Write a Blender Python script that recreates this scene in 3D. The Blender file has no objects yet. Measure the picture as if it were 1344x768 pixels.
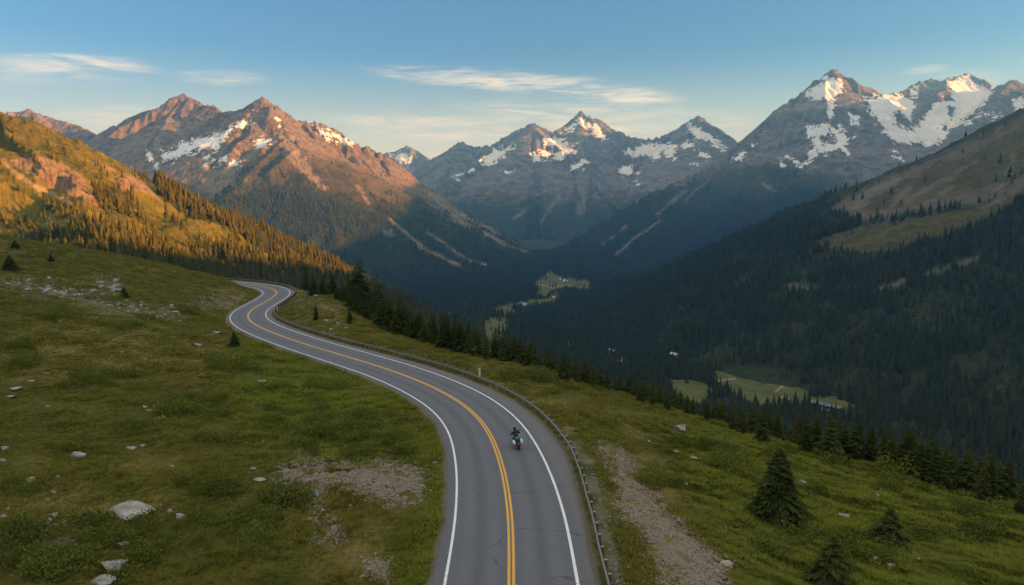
import bpy, bmesh, math, random
import numpy as np
from mathutils import Vector, Matrix, Quaternion

random.seed(7)
RNG = np.random.default_rng(7)
SC = bpy.context.scene
COL = SC.collection

# ------------------------------------------------------------------ camera model
F, CX, CY, HOR = 896.0, 672.0, 384.0, 262.0
PIT = math.atan((CY - HOR) / F)
CP, SP = math.cos(PIT), math.sin(PIT)

def ray(px, py):
    xc = (px - CX) / F; yc = -(py - CY) / F
    return np.array([xc, CP + yc * SP, yc * CP - SP])
def P(px, py, d):            # a point seen at (px, py) at camera depth d
    return ray(px, py) * d
def PZ(px, py, z):           # a point seen at (px, py) at height z
    r = ray(px, py); return r * (z / r[2])
def project(x, y, z):
    yc = y * SP + z * CP; zc = np.maximum(y * CP - z * SP, 1e-3)
    return CX + F * x / zc, CY - F * yc / zc

# ------------------------------------------------------------------ noise
def _grad(ix, iy, seed):
    h = (ix.astype(np.int64) * 374761393 + iy.astype(np.int64) * 668265263 + seed * 974634777) & 0xFFFFFFFF
    h = ((h ^ (h >> 13)) * 1274126177) & 0xFFFFFFFF
    h = (h ^ (h >> 16)) & 0xFFFF
    a = h * (2 * math.pi / 65536.0)
    return np.cos(a), np.sin(a)
def perlin(x, y, seed=0):
    x = np.asarray(x, float); y = np.asarray(y, float)
    ix = np.floor(x); iy = np.floor(y); fx = x - ix; fy = y - iy
    u = fx * fx * fx * (fx * (fx * 6 - 15) + 10); v = fy * fy * fy * (fy * (fy * 6 - 15) + 10)
    def d(ox, oy):
        gx, gy = _grad(ix + ox, iy + oy, seed); return gx * (fx - ox) + gy * (fy - oy)
    a = d(0, 0); b = d(1, 0); c = d(0, 1); e = d(1, 1)
    return (a + u * (b - a)) * (1 - v) + (c + u * (e - c)) * v
def fbm(x, y, oct=4, seed=0, gain=0.5):
    s = 0; a = 1.0; f = 1.0
    for o in range(oct):
        s = s + a * perlin(x * f + o * 17.3, y * f - o * 9.1, seed + o); a *= gain; f *= 2.03
    return s
def ridged(x, y, oct=4, seed=0, gain=0.5):     # about -1..1, crests high
    s = 0; a = 1.0; f = 1.0; w = 1.0; t = 0
    for o in range(oct):
        n = 1 - 2.2 * np.abs(perlin(x * f + o * 13.7, y * f + o * 5.9, seed + o))
        s = s + a * w * n; t += a; w = np.clip(0.35 + 0.65 * n, 0, 1); a *= gain; f *= 2.07
    return s / t * 1.3
def sstep(e0, e1, x):
    t = np.clip((x - e0) / (e1 - e0), 0, 1); return t * t * (3 - 2 * t)

# ------------------------------------------------------------------ outlines as masks on the terrain
def poly_sd(px, py, poly):
    poly = np.asarray(poly, float)
    best = np.full(px.shape, 1e9); inside = np.zeros(px.shape, bool)
    n = len(poly)
    for i in range(n):
        ax, ay = poly[i]; bx, by = poly[(i + 1) % n]
        dx, dy = bx - ax, by - ay; L = dx * dx + dy * dy + 1e-9
        t = np.clip(((px - ax) * dx + (py - ay) * dy) / L, 0, 1)
        best = np.minimum(best, (px - ax - t * dx) ** 2 + (py - ay - t * dy) ** 2)
        c = ((ay > py) != (by > py))
        with np.errstate(divide='ignore', invalid='ignore'):
            xi = ax + (py - ay) * dx / (dy if dy != 0 else 1e-9)
        inside ^= c & (px < xi)
    d = np.sqrt(best)
    return np.where(inside, d, -d)
def line_sd(px, py, line, w):
    best = np.full(px.shape, 1e9)
    for (ax, ay), (bx, by) in zip(line[:-1], line[1:]):
        dx, dy = bx - ax, by - ay; L = dx * dx + dy * dy + 1e-9
        t = np.clip(((px - ax) * dx + (py - ay) * dy) / L, 0, 1)
        best = np.minimum(best, (px - ax - t * dx) ** 2 + (py - ay - t * dy) ** 2)
    return w / 2 - np.sqrt(best)
def mask(px, py, polys=(), lines=(), holes=(), soft=6.0):
    m = np.full(px.shape, -1e9)
    for p in polys: m = np.maximum(m, poly_sd(px, py, p))
    for l, w in lines: m = np.maximum(m, line_sd(px, py, l, w))
    for h in holes: m = np.minimum(m, -poly_sd(px, py, h))
    return np.clip(m / soft, -1, 1)
def crop(ox, oy, s=2.987):
    return lambda pts: [(ox + x / s, oy + y / s) for x, y in pts]
K1, K2, K3 = crop(0, 100), crop(450, 100), crop(894, 80)

# ------------------------------------------------------------------ mesh helpers
def link(o): COL.objects.link(o); return o
def mesh_np(name, V, Fq, mat=None, attrs=None, smooth=True):
    me = bpy.data.meshes.new(name)
    V = np.asarray(V, np.float32); Fq = np.asarray(Fq, np.int32)
    k = Fq.shape[1]
    me.vertices.add(len(V)); me.vertices.foreach_set('co', V.ravel())
    me.loops.add(Fq.size); me.loops.foreach_set('vertex_index', Fq.ravel())
    me.polygons.add(len(Fq)); me.polygons.foreach_set('loop_start', np.arange(0, Fq.size, k, dtype=np.int32))
    me.update(calc_edges=True)
    me.polygons.foreach_set('use_smooth', np.full(len(Fq), smooth))
    for a, val in (attrs or {}).items():
        at = me.attributes.new(a, 'FLOAT', 'POINT'); at.data.foreach_set('value', np.asarray(val, np.float32))
    if mat: me.materials.append(mat)
    return me
def grid_faces(nr, nc):
    i = np.arange(nr * nc).reshape(nr, nc)
    return np.stack([i[:-1, :-1], i[:-1, 1:], i[1:, 1:], i[1:, :-1]], -1).reshape(-1, 4)
def obj(name, me, parent=None, loc=None):
    o = bpy.data.objects.new(name, me); link(o)
    if parent is not None: o.parent = parent
    if loc is not None: o.location = loc
    return o
def tag(o, label=None, cat=None, group=None, kind=None):
    if label: o['label'] = label
    if cat: o['category'] = cat
    if group: o['group'] = group
    if kind: o['kind'] = kind
    return o
def thing(name, label, cat, loc=(0, 0, 0), rz=0.0, group=None):
    o = bpy.data.objects.new(name, None); link(o); o.location = loc; o.rotation_euler = (0, 0, rz)
    o.empty_display_size = 0.3
    return tag(o, label, cat, group)
def dup(root, loc, rz=0.0, scale=None, label=None):
    r = root.copy(); COL.objects.link(r); r.location = loc; r.rotation_euler = (0, 0, rz)
    if scale is not None: r.scale = scale
    if label: r['label'] = label
    for ch in list(root.children):
        c = ch.copy(); COL.objects.link(c); c.parent = r
        for g in list(ch.children):
            d = g.copy(); COL.objects.link(d); d.parent = c
    return r
def from_bm(name, bm, mats, smooth=False):
    me = bpy.data.meshes.new(name); bm.to_mesh(me); bm.free()
    for m in (mats if isinstance(mats, (list, tuple)) else [mats]): me.materials.append(m)
    if smooth:
        me.polygons.foreach_set('use_smooth', np.ones(len(me.polygons), bool))
    return me
def bm_box(bm, c, s, rot=None, bevel=0.0):
    M = Matrix.Translation(c) @ (rot.to_4x4() if rot is not None else Matrix.Identity(4)) @ Matrix.Diagonal((s[0], s[1], s[2], 1))
    r = bmesh.ops.create_cube(bm, size=1, matrix=M)
    if bevel:
        es = list({e for v in r['verts'] for e in v.link_edges})
        bmesh.ops.bevel(bm, geom=es, offset=bevel, segments=2, affect='EDGES')
def bm_tube(bm, pts, radii, n=8, cap=True):
    pts = [Vector(p) for p in pts]
    if not isinstance(radii, (list, tuple)): radii = [radii] * len(pts)
    rings = []
    for i, p in enumerate(pts):
        d = (pts[min(i + 1, len(pts) - 1)] - pts[max(i - 1, 0)]).normalized()
        a = d.orthogonal().normalized() if abs(d.z) > 0.95 else d.cross(Vector((0, 0, 1))).normalized()
        b = d.cross(a).normalized()
        rings.append([bm.verts.new(p + (a * math.cos(t) + b * math.sin(t)) * radii[i]) for t in [2 * math.pi * k / n for k in range(n)]])
    for r0, r1 in zip(rings[:-1], rings[1:]):
        for k in range(n): bm.faces.new((r0[k], r0[(k + 1) % n], r1[(k + 1) % n], r1[k]))
    if cap:
        bm.faces.new(rings[0][::-1]); bm.faces.new(rings[-1])
def bm_ellip(bm, c, r, rot=None, u=16, v=10):
    M = Matrix.Translation(c) @ (rot.to_4x4() if rot is not None else Matrix.Identity(4)) @ Matrix.Diagonal((r[0], r[1], r[2], 1))
    bmesh.ops.create_uvsphere(bm, u_segments=u, v_segments=v, radius=1, matrix=M)
def bm_torus(bm, c, R, r, axis='X', n=28, m=10):
    vs = []
    for i in range(n):
        a = 2 * math.pi * i / n; row = []
        for j in range(m):
            b = 2 * math.pi * j / m; rr = R + r * math.cos(b)
            row.append(bm.verts.new(Vector(c) + Vector((r * 1.15 * math.sin(b), rr * math.cos(a), rr * math.sin(a)))))
        vs.append(row)
    for i in range(n):
        for j in range(m):
            bm.faces.new((vs[i][j], vs[(i + 1) % n][j], vs[(i + 1) % n][(j + 1) % m], vs[i][(j + 1) % m]))

# ------------------------------------------------------------------ node helpers
class NT:
    def __init__(s, name):
        s.m = bpy.data.materials.new(name); s.m.use_nodes = True; s.t = s.m.node_tree; s.t.nodes.clear()
        s.out = s.t.nodes.new('ShaderNodeOutputMaterial')
    def n(s, typ, ins=None, **kw):
        nd = s.t.nodes.new(typ)
        for k, v in kw.items(): setattr(nd, k, v)
        for k, v in (ins or {}).items(): s.set(nd, k, v)
        return nd
    def set(s, nd, k, v):
        i = nd.inputs[k]
        if isinstance(v, bpy.types.NodeSocket): s.t.links.new(v, i)
        elif isinstance(v, bpy.types.Node): s.t.links.new(v.outputs[0], i)
        else:
            if i.type == 'RGBA' and len(v) == 3: v = (*v, 1)
            i.default_value = v
    def pos(s): return s.n('ShaderNodeNewGeometry').outputs['Position']
    def noise(s, scale, detail=5, rough=0.55, vec=None, dist=0.0):
        return s.n('ShaderNodeTexNoise', {'Vector': vec if vec is not None else s.pos(), 'Scale': scale, 'Detail': detail, 'Roughness': rough, 'Distortion': dist}).outputs[0]
    def math(s, op, a, b=0.0, c=None, clamp=False):
        nd = s.n('ShaderNodeMath', operation=op, use_clamp=clamp); s.set(nd, 0, a); s.set(nd, 1, b)
        if c is not None: s.set(nd, 2, c)
        return nd.outputs[0]
    def ramp(s, v, lo, hi):
        return s.n('ShaderNodeMapRange', {'Value': v, 'From Min': lo, 'From Max': hi}, interpolation_type='SMOOTHSTEP', clamp=True).outputs[0]
    def mix(s, f, a, b):
        nd = s.n('ShaderNodeMix', data_type='RGBA'); s.set(nd, 0, f); s.set(nd, 6, a); s.set(nd, 7, b); return nd.outputs[2]
    def attr(s, name): return s.n('ShaderNodeAttribute', attribute_name=name).outputs['Fac']
    def edge(s, m, nz, amt, w=0.12):       # broken edge of a mask
        return s.ramp(s.math('ADD', m, s.math('MULTIPLY', s.math('SUBTRACT', nz, 0.5), amt)), -w, w)
    def bump(s, h, strength, dist):
        return s.n('ShaderNodeBump', {'Height': h, 'Strength': strength, 'Distance': dist}).outputs[0]
    def bsdf(s, col, rough=0.9, spec=0.2, normal=None, metal=0.0, **extra):
        nd = s.n('ShaderNodeBsdfPrincipled', {'Base Color': col, 'Roughness': rough, 'Metallic': metal, 'Specular IOR Level': spec})
        if normal is not None: s.set(nd, 'Normal', normal)
        for k, v in extra.items(): s.set(nd, k.replace('_', ' '), v)
        s.t.links.new(nd.outputs[0], s.out.inputs['Surface']); return s.m
def plain(name, col, rough=0.7, spec=0.3, metal=0.0, var=0.25, scale=6.0, bump=0.0, **ex):
    t = NT(name); co = t.n('ShaderNodeTexCoord').outputs['Object']
    nz = t.noise(scale, 5, 0.6, co)
    c = t.mix(nz, tuple(x * (1 - var) for x in col), tuple(min(1, x * (1 + var)) for x in col))
    nrm = t.bump(t.noise(scale * 4, 4, 0.6, co), bump, 0.02) if bump else None
    return t.bsdf(c, rough, spec, nrm, metal, **ex)
SUN_EL, SUN_PHI = math.radians(9.0), math.radians(10.0)
TAN = math.tan(SUN_EL); cph, sph = math.cos(SUN_PHI), math.sin(SUN_PHI)
def uv2xy(u, v): return u * cph + v * sph, -u * sph + v * cph

# ================================================================== ROAD CENTRE LINE
CPIX = [(671, 800), (671, 768), (671, 720), (669, 672), (657.6, 608), (637.5, 561), (610.7, 533), (574, 511), (517, 487.5), (450, 466.5), (402, 452), (351.5, 434),
        (332, 424), (325.5, 416), (330, 407), (341.5, 400), (356, 391.5), (363, 385), (360, 380.5), (349, 376.6), (328, 373.4), (300, 370.6), (276, 369.2)]
def drop_at(py):
    return np.interp(py, [369, 377, 390, 412, 434, 466, 511, 640, 800], [27.2, 26.8, 26.2, 25.4, 24.6, 23.4, 22.0, 21.0, 20.8])
cpts = np.array([PZ(px, py, -float(drop_at(py))) for px, py in CPIX])
d0 = cpts[0] - cpts[1]; cpts = np.vstack([cpts[0] + d0 * 6 * np.array([1, 1, 0]), cpts])
e1 = cpts[-1] - cpts[-2]; e1 /= np.linalg.norm(e1)
cpts = np.vstack([cpts, cpts[-1] + e1 * 15 + [0, 0, -1.0], cpts[-1] + e1 * 35 + [0, 0, -4]])
def resample(pts, step):
    out = []                                    # centripetal Catmull-Rom, dense
    pp = np.vstack([2 * pts[0] - pts[1], pts, 2 * pts[-1] - pts[-2]])
    for i in range(1, len(pp) - 2):
        p0, p1, p2, p3 = pp[i - 1:i + 3]
        t0 = 0; t1 = t0 + np.linalg.norm(p1 - p0) ** .5; t2 = t1 + np.linalg.norm(p2 - p1) ** .5; t3 = t2 + np.linalg.norm(p3 - p2) ** .5
        for t in np.linspace(t1, t2, 24, endpoint=False):
            A1 = (t1 - t) / (t1 - t0) * p0 + (t - t0) / (t1 - t0) * p1; A2 = (t2 - t) / (t2 - t1) * p1 + (t - t1) / (t2 - t1) * p2
            A3 = (t3 - t) / (t3 - t2) * p2 + (t - t2) / (t3 - t2) * p3
            B1 = (t2 - t) / (t2 - t0) * A1 + (t - t0) / (t2 - t0) * A2; B2 = (t3 - t) / (t3 - t1) * A2 + (t - t1) / (t3 - t1) * A3
            out.append((t2 - t) / (t2 - t1) * B1 + (t - t1) / (t2 - t1) * B2)
    out.append(pts[-1]); out = np.array(out)
    s = np.concatenate([[0], np.cumsum(np.linalg.norm(np.diff(out, axis=0), axis=1))])
    q = np.arange(0, s[-1], step)
    return np.stack([np.interp(q, s, out[:, k]) for k in range(3)], 1)
def smooth1(a, n):
    k = np.ones(n) / n; pad = np.concatenate([[a[0]] * (n // 2), a, [a[-1]] * (n // 2)]); return np.convolve(pad, k, 'valid')[:len(a)]
RC = resample(cpts, 0.5)
for _ in range(2):
    for k in range(3): RC[:, k] = smooth1(RC[:, k], 9)
RT = np.gradient(RC, axis=0); RT[:, 2] = 0; RT /= np.linalg.norm(RT, axis=1)[:, None]
RN = np.stack([RT[:, 1], -RT[:, 0], np.zeros(len(RT))], 1)      # to the right of travel
RS = np.arange(len(RC)) * 0.5
_rpx, _rpy = project(RC[:, 0], RC[:, 1], RC[:, 2])
SH_R = np.interp(RC[:, 1], [20, 38, 45, 55, 65, 80, 110, 250], [0.95, 0.95, 1.2, 1.9, 1.9, 1.7, 1.2, 1.0])
SH_L = np.full(len(RC), 0.62)
LANE = 3.65

# ================================================================== GROUND SHEET
CREST = [(-400, 300), (0, 246), (100, 240), (200, 238), (290, 246), (340, 240), (390, 215), (420, 190), (460, 160), (500, 132), (540, 118), (600, 100), (700, 90), (760, 88), (900, 86), (1004, 80), (1095, 74), (1185, 68), (1344, 60), (1700, 48)]
def crest_r(px): return np.interp(px, [c[0] for c in CREST], [c[1] for c in CREST])
def crest_lip(px): return np.interp(px, [480, 600, 700, 760, 900, 1004, 1095, 1185, 1344], [0, 2, -1, -5, -7, -7, -2, 1.5, 6])
_cp = []
for px, py, d in [(0, 318, 225), (100, 335, 228), (200, 352, 230), (250, 362, 233), (0, 345, 170), (0, 365, 145), (0, 400, 112), (100, 372, 152), (200, 392, 148), (280, 390, 170), (250, 430, 118), (150, 420, 118),
                  (420, 402, 158), (402, 383, 188), (445, 396, 168), (480, 420, 138), (520, 447, 113), (600, 470, 98), (700, 487, 87), (760, 508, 85), (900, 546, 79), (1004, 581, 71), (1095, 590, 71), (1185, 601, 68), (1344, 645, 58),
                  (1344, 768, 40), (1000, 768, 41), (1020, 682, 51), (900, 640, 56), (850, 590, 64), (1200, 690, 51)]:
    _cp.append(P(px, py, d))
for px, py, z in [(0, 768, -20.0), (150, 768, -20.5), (300, 768, -20.8), (450, 768, -21.0), (545, 768, -21.1), (0, 600, -19.6), (200, 600, -20.5), (400, 600, -21.1), (540, 640, -21.2), (0, 480, -18.9), (200, 480, -20.6), (320, 470, -22.6),
                  (400, 510, -22.3), (500, 530, -22.0), (850, 768, -21.5), (-200, 700, -18.6)]:
    _cp.append(PZ(px, py, z))
_cp += [(-270, 290, -28), (-180, 295, -40), (-100, 300, -50), (-60, 265, -48), (-40, 225, -40), (-12, 170, -40), (-5, 140, -36), (12, 112, -31), (34, 102, -34), (48, 92, -34), (64, 74, -33), (85, 55, -34), (60, 30, -24), (-60, 20, -18)]
_cp = np.array(_cp)
_rd = RC[::24]
_cp = np.vstack([_cp, _rd])
def tps_fit(xy, z, lam=2.0):
    n = len(xy); d = np.linalg.norm(xy[:, None] - xy[None], axis=2) / 50.0
    K = np.where(d > 0, d * d * np.log(d + 1e-12), 0) + lam * 0.01 * np.eye(n)
    Pm = np.hstack([np.ones((n, 1)), xy / 50.0]); A = np.block([[K, Pm], [Pm.T, np.zeros((3, 3))]])
    return np.linalg.solve(A, np.concatenate([z, np.zeros(3)]))
_W = tps_fit(_cp[:, :2], _cp[:, 2])
def tps(x, y):
    z = _W[-3] + _W[-2] * x / 50 + _W[-1] * y / 50
    for i in range(len(_cp)):
        d2 = ((x - _cp[i, 0]) ** 2 + (y - _cp[i, 1]) ** 2) / 2500.0 + 1e-12
        z = z + _W[i] * 0.5 * d2 * np.log(d2)
    return z
def floor_z(x, y):
    z = np.interp(y, [0, 1000, 2000, 3000, 4000, 6000, 16000], [-290, -300, -345, -372, -387, -405, -420])
    return z + 6 * fbm(x / 220, y / 220, 3, 51)
def road_dist(x, y):
    """distance from the centre line, signed to the right, and the road height there"""
    dist = np.full(x.shape, 99.0); side = np.zeros(x.shape); rz = np.zeros(x.shape); si = np.zeros(x.shape, int)
    sel = np.where((y > 5) & (y < 275) & (x > -160) & (x < 35))[0]
    C2 = RC[::4]; 
    for ch in np.array_split(sel, max(1, len(sel) // 40000)):
        dx = x[ch, None] - C2[None, :, 0]; dy = y[ch, None] - C2[None, :, 1]
        i = np.argmin(dx * dx + dy * dy, 1) * 4
        rx = x[ch] - RC[i, 0]; ry = y[ch] - RC[i, 1]
        along = rx * RT[i, 0] + ry * RT[i, 1]
        lat = rx * RN[i, 0] + ry * RN[i, 1]
        dist[ch] = np.hypot(lat, np.maximum(np.abs(along) - 1.2, 0)); side[ch] = np.sign(lat)
        rz[ch] = RC[i, 2] + np.interp(along, [-1, 1], [-1, 1]) * 0; si[ch] = i
    return dist, side, rz, si
def near_z(x, y, bumps=True):
    r = np.hypot(x, y) * CP
    px = CX + F * x / np.maximum(y, 1.0)
    rc = crest_r(px) + 22
    k = np.minimum(1.0, rc / np.maximum(r, 1e-6))
    z = tps(x * k, y * k) - 0.62 * np.maximum(r - rc, 0)
    z = z - 0.62 * sstep(430, 600, px) * np.maximum(np.minimum(r, rc) - (rc - 22) - crest_lip(px), 0)
    if bumps:
        far = np.clip(r / 60, .8, 3.0)
        ca, sa = math.cos(2.25), math.sin(2.25); q1 = x * ca + y * sa; q2 = -x * sa + y * ca
        z = z + np.where(x > 0, .34, .22) * ridged(q1 / 9 + .3 * fbm(x / 5, y / 5, 2, 14), q2 / 1.9, 3, 15)
        z = z + 0.40 * fbm(x / 9, y / 9, 3, 3) * np.sqrt(far) + 0.28 * np.abs(fbm(x / 2.6, y / 2.6, 3, 5)) * np.sqrt(far) + np.where(r > rc, 4, 0) * sstep(0, 60, r - rc) * fbm(x / 60, y / 60, 3, 8)
    return z, r - rc + 22
def ground_z(x, y):
    z, past = near_z(x, y)
    dist, side, rz, si = road_dist(x, y)
    hw = np.where(side > 0, LANE + SH_R[si], LANE + SH_L[si])
    dd = dist - hw
    w = sstep(0.5, 7.0, dd)
    edge_z = rz - 0.10 - 0.10 * sstep(0.2, 1.2, dd)
    z = np.where(dd < 30, edge_z * (1 - w) + z * w, z)
    fz = floor_z(x, y)
    z = np.where(past > 40, np.maximum(z, fz) + 12 * np.exp(-np.abs(z - fz) / 15), z)
    return z, past, dd, side
def fan(rows, na, half):
    a = np.linspace(-half, half, na)
    R = np.asarray(rows)[:, None]
    X = R * np.tan(a)[None, :]; Y = np.repeat(R, na, 1)
    return X.ravel(), Y.ravel()
def geo(a, b, q): return a * q ** np.arange(int(math.log(b / a) / math.log(q)) + 1)

g_rows = np.concatenate([geo(8, 265, 1.0053), geo(268, 740, 1.02), geo(750, 4000, 1.0065), geo(4050, 16000, 1.035)])
gx, gy = fan(g_rows, 800, math.radians(49))
gx = gx + np.where(gy < 60, (60 - gy) * 0.8 * np.sign(gx) * np.abs(gx) / np.maximum(gy, 1), 0)
gz, g_past, g_dd, g_side = ground_z(gx, gy)
gpx, gpy = project(gx, gy, gz)

# ================================================================== MATERIALS OF THE LAND
def ground_material():
    t = NT('ground'); p = t.pos()
    n_big = t.noise(0.045, 4, 0.6, p); n_mid = t.noise(0.32, 5, 0.62, p); n_fine = t.noise(4.5, 6, 0.7, p); n_vf = t.noise(17, 4, 0.7, p)
    green = t.mix(t.ramp(n_mid, .35, .68), (0.052, 0.060, 0.012), (0.108, 0.100, 0.022))
    straw = t.mix(n_fine, (0.15, 0.118, 0.034), (0.24, 0.18, 0.058))
    c = t.mix(t.math('MULTIPLY', t.ramp(n_big, .46, .66), 0.55), green, straw)
    c = t.mix(t.math('MULTIPLY', t.ramp(n_fine, .55, .75), 0.45), c, (0.12, 0.10, 0.035))
    dry = t.edge(t.attr('dry'), n_mid, 1.6, .5)
    c = t.mix(t.math('MULTIPLY', dry, 0.75), c, straw)
    lush = t.edge(t.attr('lush'), n_mid, 1.2, .4)
    c = t.mix(t.math('MULTIPLY', lush, 0.7), c, (0.085, 0.105, 0.018))
    vor = t.n('ShaderNodeTexVoronoi', {'Vector': p, 'Scale': 3.2, 'Randomness': 1.0})
    peb = t.mix(vor.outputs['Color'], (0.09, 0.07, 0.05), (0.40, 0.32, 0.245))
    earth = t.mix(n_fine, (0.15, 0.108, 0.074), (0.27, 0.20, 0.145))
    stony = t.mix(t.ramp(n_vf, .45, .6), earth, peb)
    patch = t.math('ADD', t.math('MULTIPLY', n_mid, 0.55), t.math('MULTIPLY', n_fine, 0.45))
    c = t.mix(t.edge(t.math('SUBTRACT', t.attr('dirt'), .95), patch, 12.0, .4), c, stony)
    grey = t.mix(n_vf, (0.10, 0.095, 0.09), (0.25, 0.23, 0.21))
    c = t.mix(t.math('MULTIPLY', t.edge(t.math('SUBTRACT', t.attr('track'), .6), patch, 9.0, .5), 0.5), c, grey)
    c = t.mix(t.edge(t.attr('verge'), n_fine, 1.6, .3), c, t.mix(n_fine, (0.10, 0.083, 0.060), (0.19, 0.165, 0.135)))
    # down in the valley
    wood = t.mix(t.noise(0.03, 4, .6, p), (0.018, 0.028, 0.012), (0.035, 0.045, 0.018))
    c = t.mix(t.ramp(t.attr('past'), 18, 40), c, wood)
    field = t.mix(t.ramp(t.noise(0.03, 6, .68, p), .32, .68), (0.050, 0.068, 0.022), (0.098, 0.102, 0.036))
    c = t.mix(t.edge(t.attr('field'), t.noise(0.02, 4, .6, p), .8, .1), c, field)
    c = t.mix(t.edge(t.attr('pale'), t.noise(0.02, 4, .6, p), .6, .2), c, (0.23, 0.20, 0.17))
    h = t.math('ADD', t.math('MULTIPLY', n_fine, 0.16), t.math('MULTIPLY', n_vf, 0.05))
    return t.bsdf(c, 0.95, 0.08, t.bump(h, 0.9, 1.0))
def mountain_material(name, rock_a, rock_b, grass_a=(0.06, 0.065, 0.02), grass_b=(0.10, 0.085, 0.035), wood_a=(0.016, 0.026, 0.012), wood_b=(0.04, 0.05, 0.02), sc=1.0, snow_col=(0.80, 0.82, 0.86), cut=.9):
    t = NT(name); p = t.pos()
    big = t.noise(0.0035 * sc, 6, 0.62, p); mid = t.noise(0.018 * sc, 6, 0.65, p); fine = t.noise(0.09 * sc, 5, 0.65, p)
    mp = t.n('ShaderNodeMapping', {'Vector': p, 'Scale': (1.3, 1.3, 0.28)}).outputs[0]
    strata = t.noise(0.02 * sc, 5, 0.6, mp, 0.6)
    rk = t.mix(t.ramp(t.math('ADD', t.math('MULTIPLY', strata, .5), t.math('MULTIPLY', mid, .5)), .36, .64), rock_a, rock_b)
    rk = t.mix(t.ramp(t.math('ADD', t.math('MULTIPLY', fine, .5), t.math('MULTIPLY', strata, .5)), .38, .6), t.mix(0.55, rk, tuple(x * .42 for x in rock_a)), rk)
    scree = t.mix(mid, tuple(min(1, x * 1.25) for x in rock_b), tuple(min(1, x * 1.6) for x in rock_b))
    brk = t.math('ADD', t.math('MULTIPLY', mid, 0.6), t.math('MULTIPLY', fine, 0.4))
    nzz = t.n('ShaderNodeSeparateXYZ', {'Vector': t.n('ShaderNodeNewGeometry').outputs['True Normal']}).outputs[2]
    c = t.mix(t.math('MULTIPLY', t.ramp(nzz, .66, .84), .32), rk, scree)
    gr = t.mix(t.ramp(mid, .35, .65), grass_a, grass_b); gr = t.mix(t.math('MULTIPLY', t.ramp(t.math('ADD', t.math('MULTIPLY', big, .5), t.math('MULTIPLY', fine, .5)), .47, .58), .6), gr, tuple(v * .45 for v in grass_a))
    c = t.mix(t.edge(t.attr('grass'), brk, 2.6, .35), c, gr)
    wd = t.mix(t.ramp(fine, .3, .7), wood_a, wood_b)
    c = t.mix(t.edge(t.attr('wood'), brk, 2.8, .3), c, wd)
    c = t.mix(t.math('MULTIPLY', t.edge(t.attr('scree'), brk, 4.2, .5), .55), c, scree)
    nz = t.n('ShaderNodeSeparateXYZ', {'Vector': t.n('ShaderNodeNewGeometry').outputs['Normal']}).outputs[2]
    sn = t.math('ADD', t.attr('snow'), t.math('MULTIPLY', t.math('SUBTRACT', t.math('ADD', t.math('MULTIPLY', strata, .45), t.math('MULTIPLY', brk, .55)), .505), 5.0))
    c = t.mix(t.ramp(sn, -.06, .10), c, t.mix(mid, tuple(x * .86 for x in snow_col), snow_col))
    h = t.math('ADD', t.math('MULTIPLY', mid, 26 / sc), t.math('MULTIPLY', fine, 9 / sc))
    return t.bsdf(c, 0.92, 0.1, t.bump(h, cut, 1.0))

# ------------------------------------------------------------------ masks on the ground sheet
dirt_polys = [[(365, 612), (400, 603), (470, 606), (520, 604), (552, 618), (556, 640), (545, 655), (505, 655), (470, 645), (430, 632), (380, 628)],
              [(262, 388), (318, 382), (326, 402), (292, 412), (248, 402)], [(377, 377), (392, 378), (406, 391), (445, 402), (450, 420), (415, 404), (392, 403), (375, 394)],
              [(784, 578), (815, 595), (850, 640), (900, 688), (945, 740), (970, 790), (885, 790), (855, 730), (828, 690), (808, 640), (790, 605)],
              [(410, 680), (440, 682), (445, 705), (418, 708)], [(484, 738), (506, 741), (504, 758), (486, 756)], [(415, 637), (425, 640), (424, 662), (412, 656)], [(40, 690), (100, 690), (90, 720), (40, 720)]]
rock_band = [[(0, 362), (60, 371), (130, 385), (190, 402), (240, 413), (205, 420), (130, 409), (70, 392), (0, 380)], [(118, 366), (150, 364), (160, 380), (140, 383)]]
track_lines = [([(745, 572), (768, 610), (790, 680), (812, 770), (816, 800)], 26)]
field_polys = [[(702, 372), (716, 362), (722, 355), (730, 362), (745, 366), (770, 368), (779, 377), (770, 381), (745, 381), (712, 391), (704, 386), (706, 378), (695, 374)],
               [(586, 400), (604, 395), (628, 394), (620, 399), (600, 403)], [(620, 432), (640, 418), (662, 416), (670, 424), (656, 450), (628, 448)], [(648, 406), (664, 404), (680, 408), (676, 414), (664, 416), (650, 412)],
               [(936, 486), (962, 482), (1005, 482), (1040, 488), (1045, 500), (1064, 510), (1055, 536), (1020, 536), (985, 528), (960, 516), (940, 500)], [(878, 497), (915, 500), (940, 512), (920, 530), (880, 520)],
               [(1060, 522), (1095, 520), (1125, 534), (1080, 540)], [(605, 414), (622, 420), (625, 428), (610, 424)], [(688, 393), (712, 392), (738, 384), (732, 397), (702, 404)], [(636, 405), (688, 396), (696, 401), (652, 409)], [(1010, 470), (1060, 462), (1050, 478)]]
pale_lines = [([(700, 372), (725, 378), (745, 374), (770, 381), (786, 381)], 1.3), ([(697, 352), (705, 358), (712, 366)], 3.0), ([(1018, 514), (1032, 503), (1052, 495), (1075, 488)], 2.6), ([(1026, 521), (1036, 524)], 3),
              ([(820, 466), (816, 474)], 2.4), ([(737, 450), (758, 452)], 5), ([(875, 466), (890, 470)], 4), ([(580, 412), (596, 417)], 3), ([(684, 398), (694, 401)], 4), ([(940, 500), (965, 497)], 2)]
dry_polys = [[(620, 490), (700, 505), (850, 560), (800, 580), (760, 575), (700, 530), (640, 510)], [(380, 700), (600, 640), (580, 800), (430, 800)], [(20, 430), (260, 430), (380, 470), (260, 500), (0, 500)], [(0, 640), (180, 600), (300, 640), (180, 680), (0, 690)],
             [(780, 600), (850, 590), (950, 700), (1000, 790), (870, 790)]]
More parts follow.
